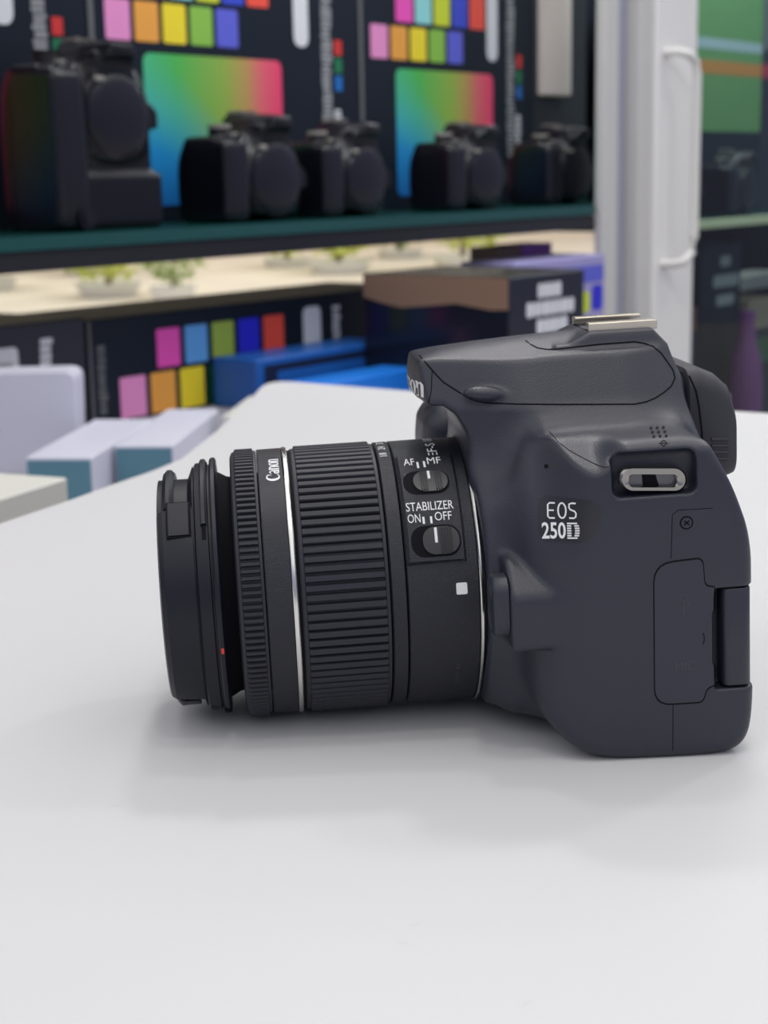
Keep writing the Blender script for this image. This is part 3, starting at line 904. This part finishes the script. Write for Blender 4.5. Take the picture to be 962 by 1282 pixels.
K['rainbow'] = gradient_mat()

class Print:
    """inks printed on the front face (y = -0.3) of a carton: one mesh, one material slot per ink"""
    def __init__(s, y=-0.4): s.mb, s.mats, s.y = MB(), [], y
    def mi(s, k):
        if K[k] not in s.mats: s.mats.append(K[k])
        return s.mats.index(K[k])
    def poly(s, pts, k):
        s.mb.add([(p[0], s.y, p[1]) for p in pts], [tuple(range(len(pts)))], s.mi(k))
    def rr(s, x0, x1, z0, z1, k, r=3.0): s.poly(rrect(x0, x1, z0, z1, r, 4), k)
    def vtext(s, x0, x1, z0, z1, k, seed=1):
        """a run of small upright lettering blocks, too blurred to read"""
        rg = random.Random(seed); z = z1
        while z > z0 + 3:
            hh = rg.uniform(3.2, 5.5); a = rg.uniform(0, .3) * (x1 - x0)
            s.rr(x0 + a * .5, x1 - rg.uniform(0, .25) * (x1 - x0), max(z0, z - hh), z, k, .8); z -= hh + rg.uniform(.9, 1.8)
    def build(s, name, parent): return s.mb.build(name, s.mats, parent)
def carton(name, s, q, z0, wd, dp, ht, mt, label, group=None, rz=0.0, cat='box', bv=1.2, at=None):
    t = cthing(name, s, q, z0, label, cat, group, rz) if at is None else empty(name, at, rz, label, cat, group)
    mb = MB(); mb.box(0, wd, 0, dp, 0, ht, 0, bv)
    mb.build('carton', mt, t)
    return t
TOPROW, LOWROW = ('magenta', 'lightcyan', 'lime', 'blue', 'red'), ('pink', 'orange', 'yellow', 'green', 'violet')
def big_print(t, wd, seed, left_edge=True):
    p = Print()
    for k in range(5):
        p.rr(21 + k * 37.5, 53 + k * 37.5, 170, 207, LOWROW[k]); p.rr(69 + k * 37.2, 102 + k * 37.2, 212, 250, TOPROW[k])
        for rr_, row, x0, z0 in ((0, LOWROW, 21, 170), (1, TOPROW, 69, 212)): pass
    p.rr(wd - 110, wd - 86, 176, 262, 'white', 10)
    p.vtext(wd - 108 + 42, wd - 108 + 62, 60, 290, 'greyink', seed)
    for k, c in enumerate(('rgbred', 'rgbgreen', 'rgbblue')): p.rr(wd - 43, wd - 30, 170 - k * 19, 186 - k * 19, c, 1)
    p.vtext(wd - 46, wd - 32, 66, 112, 'white', seed + 5)
    p.rr(0.5, 7.0, 4, 300, 'edge', .5)
    p.build('front_print', t)
    g = MB(); P = rrect(67, 268, 16, 160, 9, 6); g.add([(a, -.45, b) for a, b in P], [tuple(range(len(P)))])
    g.build('gradient_print', K['rainbow'], t)
for s0, wd, lab, sd in ((-210, 402, 'black carton at the far left of the upper shelf, mostly behind the largest camera', 3),
                        (193, 400, 'tall black carton with colour swatches and rainbow panel, behind the second camera', 8),
                        (594, 365, 'black carton with rainbow panel standing between the other carton and the pale tube', 14)):
    t = carton('swatch_carton', s0, 150, 90, wd, 175, 312, K['blackcard'], lab, 'cartons on the upper shelf')
    big_print(t, wd, sd)
t = carton('tube_light_box', 960, 152, 90, 135, 150, 330, mat('black_sleeve', (0.016, 0.018, 0.02), .45), 'narrow black box with a pale tube lamp on its front, beside the white door frame')
mb = MB()
N = 20
vs = []
for z, r_ in ((137, 31), (138.5, 34.5), (142, 36), (330, 36)):
    for k in range(N + 1):
        a = math.pi * k / N; vs.append((46 - r_ * math.cos(a), -.3 - r_ * .55 * math.sin(a), z))
mb.add(vs, [(j * (N + 1) + k, j * (N + 1) + k + 1, (j + 1) * (N + 1) + k + 1, (j + 1) * (N + 1) + k) for j in range(3) for k in range(N)] + [tuple(range(N + 1))])
mb.build('tube_lamp', mat('pale_diffuser', (0.74, 0.66, 0.60), .4), t, True)

# shelf, rail, case body
M['glassedge'] = mat('green_shelf_glass', (0.012, 0.075, 0.07), 0.12)
M['rail'] = mat('black_rail', (0.010, 0.010, 0.014), 0.4)
M['alu'] = mat('pale_aluminium', (0.60, 0.585, 0.56), 0.42)
M['alublue'] = mat('anodised_channel', (0.36, 0.37, 0.45), 0.4)
M['stile'] = mat('white_door_stile', (0.84, 0.82, 0.79), 0.40)
M['pull'] = mat('satin_pull', (0.78, 0.76, 0.72), 0.35)
M['base'] = mat('pale_shelf_board', (0.42, 0.41, 0.46), 0.45)
M['case'] = mat('dark_case_lining', (0.006, 0.009, 0.014), 0.6, spec=.2)
sh = cthing('glass_shelf', -600, 0, 79, 'long green-edged glass shelf carrying the row of camera bodies', 'shelf')
mb = MB(); mb.prism([(0, 0), (1460, 0), (1460, 20), (1685, 20), (1685, 345), (0, 345)], 0, 11, 0, 'z'); mb.build('shelf_pane', M['glassedge'], sh)
mb = MB(); mb.box(0, 1462, 3, 28, -17, -.1, 0, 1.0); mb.build('support_rail', M['rail'], sh)
cs = cthing('display_case', -600, 0, -900, 'pale-topped showcase base carrying the lower row of boxes', 'display case')
LB = [(0, -330), (1145, -330), (1145, -4), (1459, -4), (1459, 345), (0, 345)]
mb = MB(); mb.prism(LB, 790, 820, 0, 'z'); mb.build('base_board', M['base'], cs)
mb = MB(); mb.prism([(0, -320), (1135, -320), (1135, 0), (1455, 0), (1455, 340), (0, 340)], 0, 789.5, 0, 'z'); mb.build('base_cabinet', M['rail'], cs)
def panel_(name, *bx):
    o = struct(cthing(name, -600, 0, -900, None, None)) if False else None
    mb = MB(); mb.box(*bx); o = mb.build(name, M['case']); o.matrix_world = Matrix.Translation(C(-600, 0, -900) * MM) @ Matrix.Rotation(RZ, 4, 'Z')
    return struct(o)
panel_('case_back_panel', 0, 2900, 350, 362, 962, 1700)  # back panel of the showcase, behind the upper cartons
wu = MB(); wu.box(-600, 3000, 364, 380, 1700, 3300); wo = struct(wu.build('wall_light_blocker', mat('pale_blocker_paint', (0.72, 0.72, 0.74), .7))); wo.matrix_world = Matrix.Translation(C(-600, 0, -900) * MM) @ Matrix.Rotation(RZ, 4, 'Z')  # unseen wall, added to stop outdoor lamp light spilling onto the table
panel_('case_rear_panel', 2350, 4600, 500, 512, 0, 962)  # dark back panel for the showcase section behind the tinted door
panel_('case_end_panel', 2890, 2900, 0, 500, 330, 1700)  # right end panel of the showcase
wr = MB(); wr.box(2905, 7500, 350, 380, 0, 3300); wo = struct(wr.build('wall_side', mat('side_wall_paint', (0.70, 0.70, 0.72), .7))); wo.matrix_world = Matrix.Translation(C(-600, 0, -900) * MM) @ Matrix.Rotation(RZ, 4, 'Z')
panel_('case_top_panel_1', 0, 2900, -10, 350, 1704, 1716)  # top panel of the showcase
pl = cthing('plinth', 945, 20, -900, 'low dark plinth behind the tinted door', 'plinth')
mb = MB(); mb.box(0, 1340, 0, 470, 0, 330, 0, 2); mb.build('plinth_block', M['case'], pl)
fp = cthing('frame_post', 860, 0, -900, 'pale aluminium showcase post with a bluish channel, left of the white door stile', 'post')
mb = MB(); mb.box(4, 39, -8, 5, 0, 1700, 0, 2); mb.build('post_lip', M['alu'], fp)
mb = MB(); mb.box(39, 80, 5, 12, 0, 1700, 0, 1); mb.build('post_channel', M['alublue'], fp)
# sliding door
dr = cthing('sliding_glass_door', 940, -14, -860, 'tinted glass showcase door with a white stile and long pull handle', 'door')
mb = MB(); mb.box(1, 36, 0, 26, 0, 1640, 0, 2); mb.build('stile_edge', M['alu'], dr)
st = MB(); st.box(36, 146, -4, 26, 0, 1640, 0, 3); sto = st.build('door_stile', M['stile'], dr)
hb = MB(); hb.tube([(58, -4, 872), (60, -20, 872), (66, -31, 875), (82, -33, 886), (88, -33, 905), (88, -33, 1105), (82, -33, 1122), (66, -31, 1130), (60, -20, 1133), (58, -4, 1133)], 5.5, 12)
hb.build('pull_handle', M['pull'], sto, True)
def glass(name, tint, alpha):
    m_ = bpy.data.materials.new(name); m_.use_nodes = True
    t = m_.node_tree; b = t.nodes['Principled BSDF']
    t.nodes.remove(b); o = t.nodes['Material Output']
    tr = t.nodes.new('ShaderNodeBsdfTransparent'); tr.inputs[0].default_value = (*tint, 1)
    gl = t.nodes.new('ShaderNodeBsdfGlossy'); gl.inputs['Roughness'].default_value = .02
    fr = t.nodes.new('ShaderNodeFresnel'); fr.inputs[0].default_value = 1.45
    mu = t.nodes.new('ShaderNodeMath'); mu.operation = 'MULTIPLY'; mu.inputs[1].default_value = alpha
    mx = t.nodes.new('ShaderNodeMixShader')
    ge = t.nodes.new('ShaderNodeNewGeometry'); fl = t.nodes.new('ShaderNodeMath'); fl.operation = 'MULTIPLY_ADD'
    fl.inputs[1].default_value = -alpha; fl.inputs[2].default_value = alpha       # only the outer skin of the pane mirrors
    t.links.new(ge.outputs['Backfacing'], fl.inputs[0]); t.links.new(fl.outputs[0], mu.inputs[1])
    t.links.new(fr.outputs[0], mu.inputs[0]); t.links.new(mu.outputs[0], mx.inputs[0])
    t.links.new(tr.outputs[0], mx.inputs[1]); t.links.new(gl.outputs[0], mx.inputs[2]); t.links.new(mx.outputs[0], o.inputs[0])
    return m_
mb = MB(); mb.box(146, 1300, 4, 10, 0, 1640); mb.build('door_pane', glass('tinted_glass', (0.80, 0.87, 0.86), .7), dr)

# ------------------------------------------------------------------ camera bodies on the shelf
M['far'] = mat('worn_black_body', (0.003, 0.003, 0.007), 0.34, spec=0.4)
M['fargrip'] = mat('grip_leather', (0.004, 0.004, 0.009), 0.30)
M['farcap'] = mat('body_cap_black', (0.006, 0.006, 0.012), 0.25)
M['farmetal'] = mat('shoe_grey', (0.30, 0.28, 0.25), 0.4)
hl = 1.5
fl1, lo1 = dslr_field(hl); Va, Fa, Na = surface_nets(fl1, lo1, hl)
fl2, lo2 = dslr_field(hl, True); Vp, Fp, Np = surface_nets(fl2, lo2, hl)
def far_camera(name, V_, F_, N_, base, label):
    t = empty(name, (0, 0, 0), 0, label, 'camera')
    cen = V_[F_].mean(1); grip = (cen[:, 2] < -41) & (cen[:, 1] < 31) & (cen[:, 0] < 95)
    off = (80, base, 0)
    b = shell('body_shell', V_, F_[~grip], N_, M['far'], t, off)
    shell('hand_grip', V_, F_[grip], N_, M['fargrip'], t, off)
    vs, fs = [], []; n = 40
    prof = [(58, 33.5), (55.2, 33.2), (54.8, 32.0), (53.6, 31.6), (53.0, 30.4), (52.2, 26), (51.2, 18), (50.6, 8), (50.4, .5)]
    for u, r in prof:
        for k in range(n): vs.append((u, r * math.cos(2 * math.pi * k / n), r * math.sin(2 * math.pi * k / n)))
    for j in range(len(prof) - 1):
        for k in range(n): fs.append((j * n + k, (j + 1) * n + k, (j + 1) * n + (k + 1) % n, j * n + (k + 1) % n))
    fs.append(tuple((len(prof) - 1) * n + k for k in range(n)))
    mesh('body_cap', vs, fs, M['farcap'], t, True, None, off, sharp=40)
    mb = MB(); mb.box(86, 103, 58.5, 59.2, -9, 9, 0); mb.box(86, 103, 58.5, 61.2, -10, -8.8, 0); mb.box(86, 103, 58.5, 61.2, 8.8, 10, 0)
    mb.box(86, 103, 60.4, 61.2, -10, -6, 0); mb.box(86, 103, 60.4, 61.2, 6, 10, 0)
    mb.build('hot_shoe', M['farmetal'], t, False, off)
    def dial(nm, u, w_, v0, v1, r, mt):
        mb = MB(); P = [(u + r * (1 if k % 2 else .95) * math.cos(math.pi * k / 18), w_ + r * (1 if k % 2 else .95) * math.sin(math.pi * k / 18)) for k in range(36)]
        vs = [(p[0], v, p[1]) for v in (v0, v1) for p in P]
        mb.add(vs, [tuple(range(36)), tuple(range(36, 72))[::-1]] + [(k, 36 + k, 36 + (k + 1) % 36, (k + 1) % 36) for k in range(36)])
        mb.build(nm, mt, t, False, off)
    dial('mode_dial', 80, -46, 45, 48.5, 10.2, M['farmetal'] if base > -60 else M['far'])
    dial('shutter_button', 57.5, -54, 38.5, 40.5, 4.6, M['farmetal'])
    mb = MB(); mb.box(51, 54, 26, 30, -24, -15, 0, .8); mb.build('focus_lamp', M['farmetal'], t, False, off)
    return t
def children_copy(src, label):
    r = src.copy(); COL.objects.link(r); r['label'] = label
    for ch in list(src.children):
        c = ch.copy(); COL.objects.link(c); c.parent = r
    return r
def place_cam(o, s, q, yaw=0.0, sc=1.0):
    loc = C(s, q, 90.2) * MM
    a = RZ + yaw
    ex, qx = Vector((math.cos(a), math.sin(a), 0)), Vector((-math.sin(a), math.cos(a), 0))
    mm_ = Matrix((qx, Vector((0, 0, 1)), ex)).transposed().to_4x4()
    o.matrix_world = Matrix.Translation(loc) @ mm_ @ Matrix.Scale(sc, 4)
pro = far_camera('camera_body', Vp, Fp, Np, -86.0, 'largest black camera body with a tall vertical grip, far left of the upper shelf')
place_cam(pro, 124, 72, 0, 1.10)
mb = MB(); mb.tube([(52, -76, -46), (46.5, -76, -46), (44, -76, -46)], 8.5, 20); mb.tube([(44, -76, -46), (42.5, -76, -46)], 5, 16)
mb.build('grip_dial', M['fargrip'], pro, True, (80, -86, 0))
pro['group'] = 'camera bodies on the upper shelf'
c1 = far_camera('camera_body', Va, Fa, Na, -36.9, 'black camera body with a body cap, second from the left on the upper shelf')
c1['group'] = 'camera bodies on the upper shelf'
place_cam(c1, 322, 66, 0, 1.06)
for s, q, sc, yw, lab in ((463, 66, 1.0, 0.0, 'black camera body in the middle of the upper shelf, partly behind the second'),
                      (686, 66, 1.0, -.06, 'black camera body in front of the right-hand rainbow carton'),
                      (908, 78, 1.0, -.04, 'black camera body nearest the white door frame on the upper shelf'),
                      (1245, 95, 1.0, 0.0, 'dim black camera body behind the tinted glass door, next to the stile'),
                      (1440, 95, 1.0, 0.0, 'dim black camera body behind the tinted glass door, farther right')):
    o = children_copy(c1, lab); place_cam(o, s, q, yw, sc)
    if s > 1200: o.location.z = 0.0602

# ------------------------------------------------------------------ lower shelf
BZ = -79.8
t = carton('dark_carton', -330, 58, BZ, 415, 115, 96, K['darkcard'], 'dark carton with white label at the far left of the lower shelf')
p = Print()
p.rr(312, 340, 34, 78, 'white', 5); p.vtext(362, 378, 40, 82, 'white', 2); p.rr(318, 334, 50, 66, 'greyink', 2)
p.build('front_print', t)
t = carton('swatch_carton', 88, 58, BZ, 470, 115, 93, K['blackcard'], 'long black carton with colour swatches lying behind the blue box')
p = Print()
for k, c in enumerate(('magenta', 'skyblue', 'olive', 'deepblue', 'red')): p.rr(82 + k * 36.5, 112 + k * 36.5, 43, 78, c, 2)
for k, c in enumerate(('pink', 'orange', 'yellow', 'darkgreen', 'violet')): p.rr(34 + k * 38, 66 + k * 38, 2, 39, c, 2)
p.rr(288, 316, 40, 82, 'white', 7); p.vtext(334, 348, 42, 80, 'white', 9); p.vtext(8, 20, 6, 70, 'edge', 6); p.rr(0, 3, 1, 92, 'edge', .5)
p.build('front_print', t)
# blue cartons
M['navyblue'] = mat('blue_card', (0.012, 0.11, 0.42), 0.4); M['brightblue'] = mat('bright_blue_card', (0.01, 0.19, 0.72), 0.4); M['navyband'] = mat('dark_band', (0.010, 0.016, 0.045), 0.5, spec=.25); K['brightblue'] = M['navyblue']; K['navyband'] = M['navyband']
t = carton('blue_box', 238, -2, BZ, 205, 56, 46, M['navyblue'], 'blue box with a dark band in front of the long swatch carton')
p = Print(); p.rr(10, 203, 14, 40, 'navyband', 2); p.y = -.7; p.rr(28, 190, 22, 33, 'brightblue', 2); p.build('front_print', t)
t = carton('bright_blue_box', 236, -72, BZ, 158, 44, 27, M['brightblue'], 'low bright blue box in front of the banded blue box')
# glossy black box with white lettering
t = carton('lettered_black_box', 0, 0, 0, 137, 172, 116, K['glossblack'], 'glossy black box with three lines of white lettering beside the blue box', None, RZ, at=tuple(C(397, -176, BZ)))
p = Print()
K['glow'] = K['white']
rg = random.Random(3)
for z0, z1, x0, x1 in ((93, 107, 50, 92), (76, 90, 30, 118), (59, 73, 48, 104)):
    x = x0
    while x < x1 - 4:
        wd = rg.uniform(8, 12); p.rr(x, min(x + wd, x1), z0, z1, 'white', 3); x += wd + 1.2
p.build('front_print', t)
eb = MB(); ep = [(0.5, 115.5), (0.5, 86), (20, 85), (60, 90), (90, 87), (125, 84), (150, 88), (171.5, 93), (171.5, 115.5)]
eb.add([(-.4, y, z) for y, z in ep], [tuple(range(len(ep)))]); eb.build('brown_reflection', mat('brown_reflection', (0.26, 0.16, 0.10), .35), t)  # brown reflection in the glossy end face, painted on as a flat band
M['violetcard'] = mat('violet_card', (0.30, 0.08, 0.50), 0.35); M['lilac'] = mat('lilac_card', (0.36, 0.33, 0.62), 0.4); M['tancard'] = mat('brown_card', (0.20, 0.13, 0.10), 0.5)
t = carton('violet_box', 738, 62, BZ, 120, 40, 124, M['tancard'], 'brown and violet box behind the lettered black box')
mb = MB(); mb.box(52, 120.6, -.8, 40.8, 100, 124.6); mb.build('violet_lid', M['violetcard'], t)
t = carton('lilac_box', 655, -14, BZ, 203, 72, 112, M['lilac'], 'lilac box with bright spots between the lettered box and the door frame')
p = Print()
p.rr(100, 200, 80, 100, 'violet', 4); p.rr(142, 168, 44, 70, 'lime', 8); p.rr(110, 195, 8, 34, 'pink', 5); p.rr(172, 198, 46, 76, 'deepblue', 6); p.rr(112, 138, 40, 66, 'white', 8)
p.build('front_print', t)
# white product box with rounded top corners, upright on the left
M['whitecard'] = mat('white_card', (0.64, 0.64, 0.74), 0.45); M['cream'] = mat('cream_card', (0.66, 0.655, 0.60), 0.5); M['teal'] = mat('teal_print', (0.10, 0.24, 0.31), 0.4)
def phone_box(name, corner, yaw, wd, dp, z0, ht, mt, label, front=None, group=None):
    """corner = right front corner"""
    t = empty(name, (*corner, z0), yaw, label, 'box', group)
    mb = MB(); mb.box(-wd, 0, 0, dp, 0, ht, 0, 1.0); mb.build('carton', mt, t)
    if front:
        q = MB(); P = rrect(-wd + 1, -1, 1, ht - 2, 1, 3); q.add([(a, -.3, b) for a, b in P], [tuple(range(len(P)))])
        q.build('front_print', front, t)
    return t
t = empty('white_product_box', (-226, 1172, BZ), math.radians(2), 'upright white box with rounded corners in front of the dark carton', 'box')
mb = MB(); mb.prism(rounded([(-150, 0, 2), (-2, 0, 2), (0, 74, 9), (-150, 74, 9)], 5, 6), 0, 46); mb.build('carton', M['whitecard'], t)
q = Print(-.3); q.rr(-92, -70, 30, 34, 'edge', 1); q.rr(-66, -58, 31, 33, 'edge', .5); q.build('front_print', t)
phone_box('phone_box', (-191, 1033), math.radians(-6), 45, 165, BZ, 34.5, M['whitecard'], 'small white box with teal end, beside the cream box', M['teal'], 'phone boxes')
phone_box('phone_box', (-143, 1075), math.radians(-5), 41, 170, BZ, 34.5, M['whitecard'], 'small white box with teal end, nearest the camera lens', M['teal'], 'phone boxes')
phone_box('plain_box', (-76, 1200), math.radians(-6), 46, 110, BZ, 34.5, M['cream'], 'pale box behind the teal-ended boxes, at the foot of the swatch carton')
q = MB()
phone_box('cream_box', (-166, 826), math.radians(66), 190, 72, -62, 42, M['cream'], 'cream box at the left edge of the photo, nearest the table')
# riser under the cream box
t = empty('riser_block', (-215, 800, BZ), math.radians(66), 'low grey riser under the cream box', 'riser')
mb = MB(); mb.box(-110, 40, -25, 60, 0, 17.5, 0, 1); mb.build('block', M['base'], t)

# ------------------------------------------------------------------ behind the tinted door
gs_ = cthing('trimmed_shelf', 1088, 30, 48, 'shelf with a cream front strip behind the tinted door', 'shelf')
mb = MB(); mb.box(0, 1160, 0, 255, 0, 12); mb.build('shelf_pane', M['glassedge'], gs_)
mb = MB(); mb.box(0, 1160, -4, -.2, 0, 12, 0, .5); mb.build('shelf_strip', mat('cream_strip', (0.78, 0.74, 0.48), .4), gs_)
M['greencard'] = mat('green_card', (0.13, 0.27, 0.10), 0.5)
t = carton('green_box', 1345, 160, 60.2, 330, 120, 360, K['blackcard'], 'tall carton with a green front, pale blue and orange stripes, behind the tinted door')
K['greencard'] = M['greencard']; K['paleblue'] = mat('ink_pale_blue', (0.34, 0.42, 0.46), .5); K['orangeband'] = mat('ink_orange_band', (0.50, 0.20, 0.05), .5)
p = Print(); p.rr(4, 326, 126, 356, 'greencard', 1); p.y = -.7; p.rr(4, 326, 250, 266, 'paleblue', 1); p.rr(80, 326, 213, 233, 'orangeband', 3); p.build('front_print', t)
t = carton('red_box', 1678, 165, 60.2, 160, 110, 360, K['darkcard'], 'dark carton with a red stripe right of the green one, behind the tinted door')
K['redband'] = mat('ink_red_band', (0.40, 0.03, 0.06), .5)
p = Print(); p.rr(1, 158, 213, 236, 'redband', 1); p.rr(1, 158, 258, 352, 'edge', 1); p.build('front_print', t)
FZ = -569.8
t = carton('black_display_box', 1290, 72, FZ, 135, 150, 590, K['deepcard'], 'tall dark box with faded white lettering behind the tinted door')
p = Print()
for z0, z1, x0, x1 in ((556, 572, 62, 98), (526, 544, 40, 128), (498, 514, 52, 112)): p.rr(x0, x1, z0, z1, 'greyink', 6)
p.build('front_print', t)
def lathe_thing(name, s, q, z, prof, mt, label, cat, nm='bottle'):
    t = cthing(name, s, q, z, label, cat)
    n = 24; vs = [(r * math.cos(2 * math.pi * k / n), r * math.sin(2 * math.pi * k / n), zz) for r, zz in prof for k in range(n)]
    fs = [(j * n + k, j * n + (k + 1) % n, (j + 1) * n + (k + 1) % n, (j + 1) * n + k) for j in range(len(prof) - 1) for k in range(n)] + [tuple(range(n))[::-1], tuple((len(prof) - 1) * n + k for k in range(n))]
    mesh(nm, vs, fs, mt, t, True, sharp=40)
    return t
lathe_thing('magenta_bottle', 1385, 42, FZ, [(24, 0), (26, 4), (26, 380), (22, 420), (14, 445), (12, 470), (12, 490)], mat('magenta_plastic', (0.22, 0.05, 0.22), .4), 'tall magenta bottle behind the tinted door, above the eyecup', 'bottle')
t = carton('rust_box', 1130, 62, FZ, 130, 120, 505, mat('rust_card', (0.17, 0.06, 0.05), .5), 'rust-coloured carton behind the tinted door, next to the white stile')
p = Print(); p.rr(1, 129, 2, 470, 'navyband', 1); p.build('front_print', t)
t = carton('tan_box', 1430, 60, FZ, 120, 120, 500, mat('tan_card', (0.30, 0.22, 0.16), .5), 'tan-topped carton at the right edge behind the tinted door')
p = Print(); p.rr(1, 119, 2, 455, 'navyband', 1); p.y = -.7; p.rr(10, 80, 400, 440, 'darkgreen', 10); p.build('front_print', t)

# ------------------------------------------------------------------ window and outdoors seen in the gap under the shelf
wn = cthing('window_1', -600, 420, -80, None, None)
wn['kind'] = 'structure'
mb = MB(); mb.box(0, 3600, 0, 8, 0, 1500); mb.build('window_pane', glass('clear_glass', (0.97, 0.98, 0.97), .8), wn)
mb = MB(); mb.box(0, 3600, -40, 30, -30, -.5, 0, 2); mb.build('window_sill', M['stile'], wn)
g = MB(); g.box(-6000, 9000, -3000, 9000, -1000, -980)
struct(g.build('floor', mat('floor_tile', (0.30, 0.29, 0.28), .4)))
pv = MB(); pv.box(-9000, 12000, 460, 22000, -560, -500)
o = struct(pv.build('floor_outside', mat('pale_paving', (0.66, 0.58, 0.48), .6, var=.3, bscale=1.3))); o.matrix_world = Matrix.Translation(P_ * MM) @ Matrix.Rotation(RZ, 4, 'Z')
M['leaf'] = mat('bright_leaves', (0.62, 0.66, 0.14), .5, var=.3, bscale=3); M['leaf2'] = mat('mid_leaves', (0.36, 0.44, 0.16), .5, var=.3, bscale=3)
M['pot'] = mat('white_planter', (0.82, 0.82, 0.80), .4)
def shrub(X, Y, r, hgt, potr, poth, mt, label, seed):
    rg = random.Random(seed)
    t = empty('potted_shrub', (X, Y, -500), 0, label, 'plant', 'potted shrubs outside the window')
    n = 20; poth *= .5; pr = [(potr * .75, 0), (potr, poth), (potr * .9, poth), (potr * .85, poth * .85)]
    vs = [(q * math.cos(2 * math.pi * k / n), q * math.sin(2 * math.pi * k / n), z) for q, z in pr for k in range(n)]
    fs = [(j * n + k, j * n + (k + 1) % n, (j + 1) * n + (k + 1) % n, (j + 1) * n + k) for j in range(3) for k in range(n)] + [tuple(range(n))[::-1], tuple(3 * n + k for k in range(n))]
    mesh('planter', vs, fs, M['pot'], t, True, sharp=40)
    mb = MB()
    for _ in range(380):
        a, b = rg.uniform(0, 2 * math.pi), rg.uniform(-1, 1); q = r * rg.uniform(.5, 1.05); sb = math.sqrt(1 - b * b)
        c_ = Vector((q * math.cos(a) * sb, q * math.sin(a) * sb, poth + 10 + hgt * .5 + hgt * .5 * b * rg.uniform(.7, 1)))
        d = Vector((rg.uniform(-1, 1), rg.uniform(-1, 1), rg.uniform(-.3, 1))).normalized(); e = d.orthogonal().normalized(); L_ = r * .2; W_ = r * .08
        mb.add([c_, c_ + d * L_ * .5 + e * W_, c_ + d * L_, c_ + d * L_ * .5 - e * W_], [(0, 1, 2, 3)])
    mb.build('foliage', mt, t)
    tb = MB(); tb.tube([(0, 0, poth * .8), (8, 5, poth + hgt * .4), (0, 0, poth + hgt * .8)], r * .06, 8); tb.build('stem', M['tancard'], t)
for k, (X, Y, r_, hg, pr_, ph_, mt, lab) in enumerate((
        (-2300, 9500, 330, 420, 170, 130, 'leaf2', 'potted shrub outside the window at the far left of the gap'),
        (-1480, 8800, 300, 330, 190, 150, 'leaf', 'yellow-green shrub in a white planter outside, above the white label carton'),
        (-1080, 8400, 170, 260, 130, 150, 'leaf2', 'small shrub in a white planter outside, above the magenta swatch'),
        (-260, 10500, 360, 430, 220, 160, 'leaf', 'yellow-green potted shrub outside, above the right end of the long swatch carton'),
        (560, 10800, 330, 460, 220, 170, 'leaf', 'yellow-green potted shrub outside, above the lettered black box'),
        (-1950, 10900, 380, 520, 200, 120, 'leaf2', 'broad green shrub outside the window, behind the planters at the left'),
        (-640, 11300, 340, 480, 180, 120, 'leaf', 'pale shrub outside the window, above the red swatch of the long carton'),
        (160, 12200, 340, 500, 180, 120, 'leaf2', 'green shrub outside the window, between the long carton and the lettered box'))):
    shrub(X, Y, r_, hg, pr_, ph_, M[mt], lab, 20 + k)
wl = MB(); wl.box(-9000, 14000, 10200, 10400, -500, 4500)
o = struct(wl.build('wall_outside', mat('cream_render', (0.80, 0.68, 0.54), .7)))
o.matrix_world = Matrix.Translation(P_ * MM) @ Matrix.Rotation(RZ - .35, 4, 'Z')
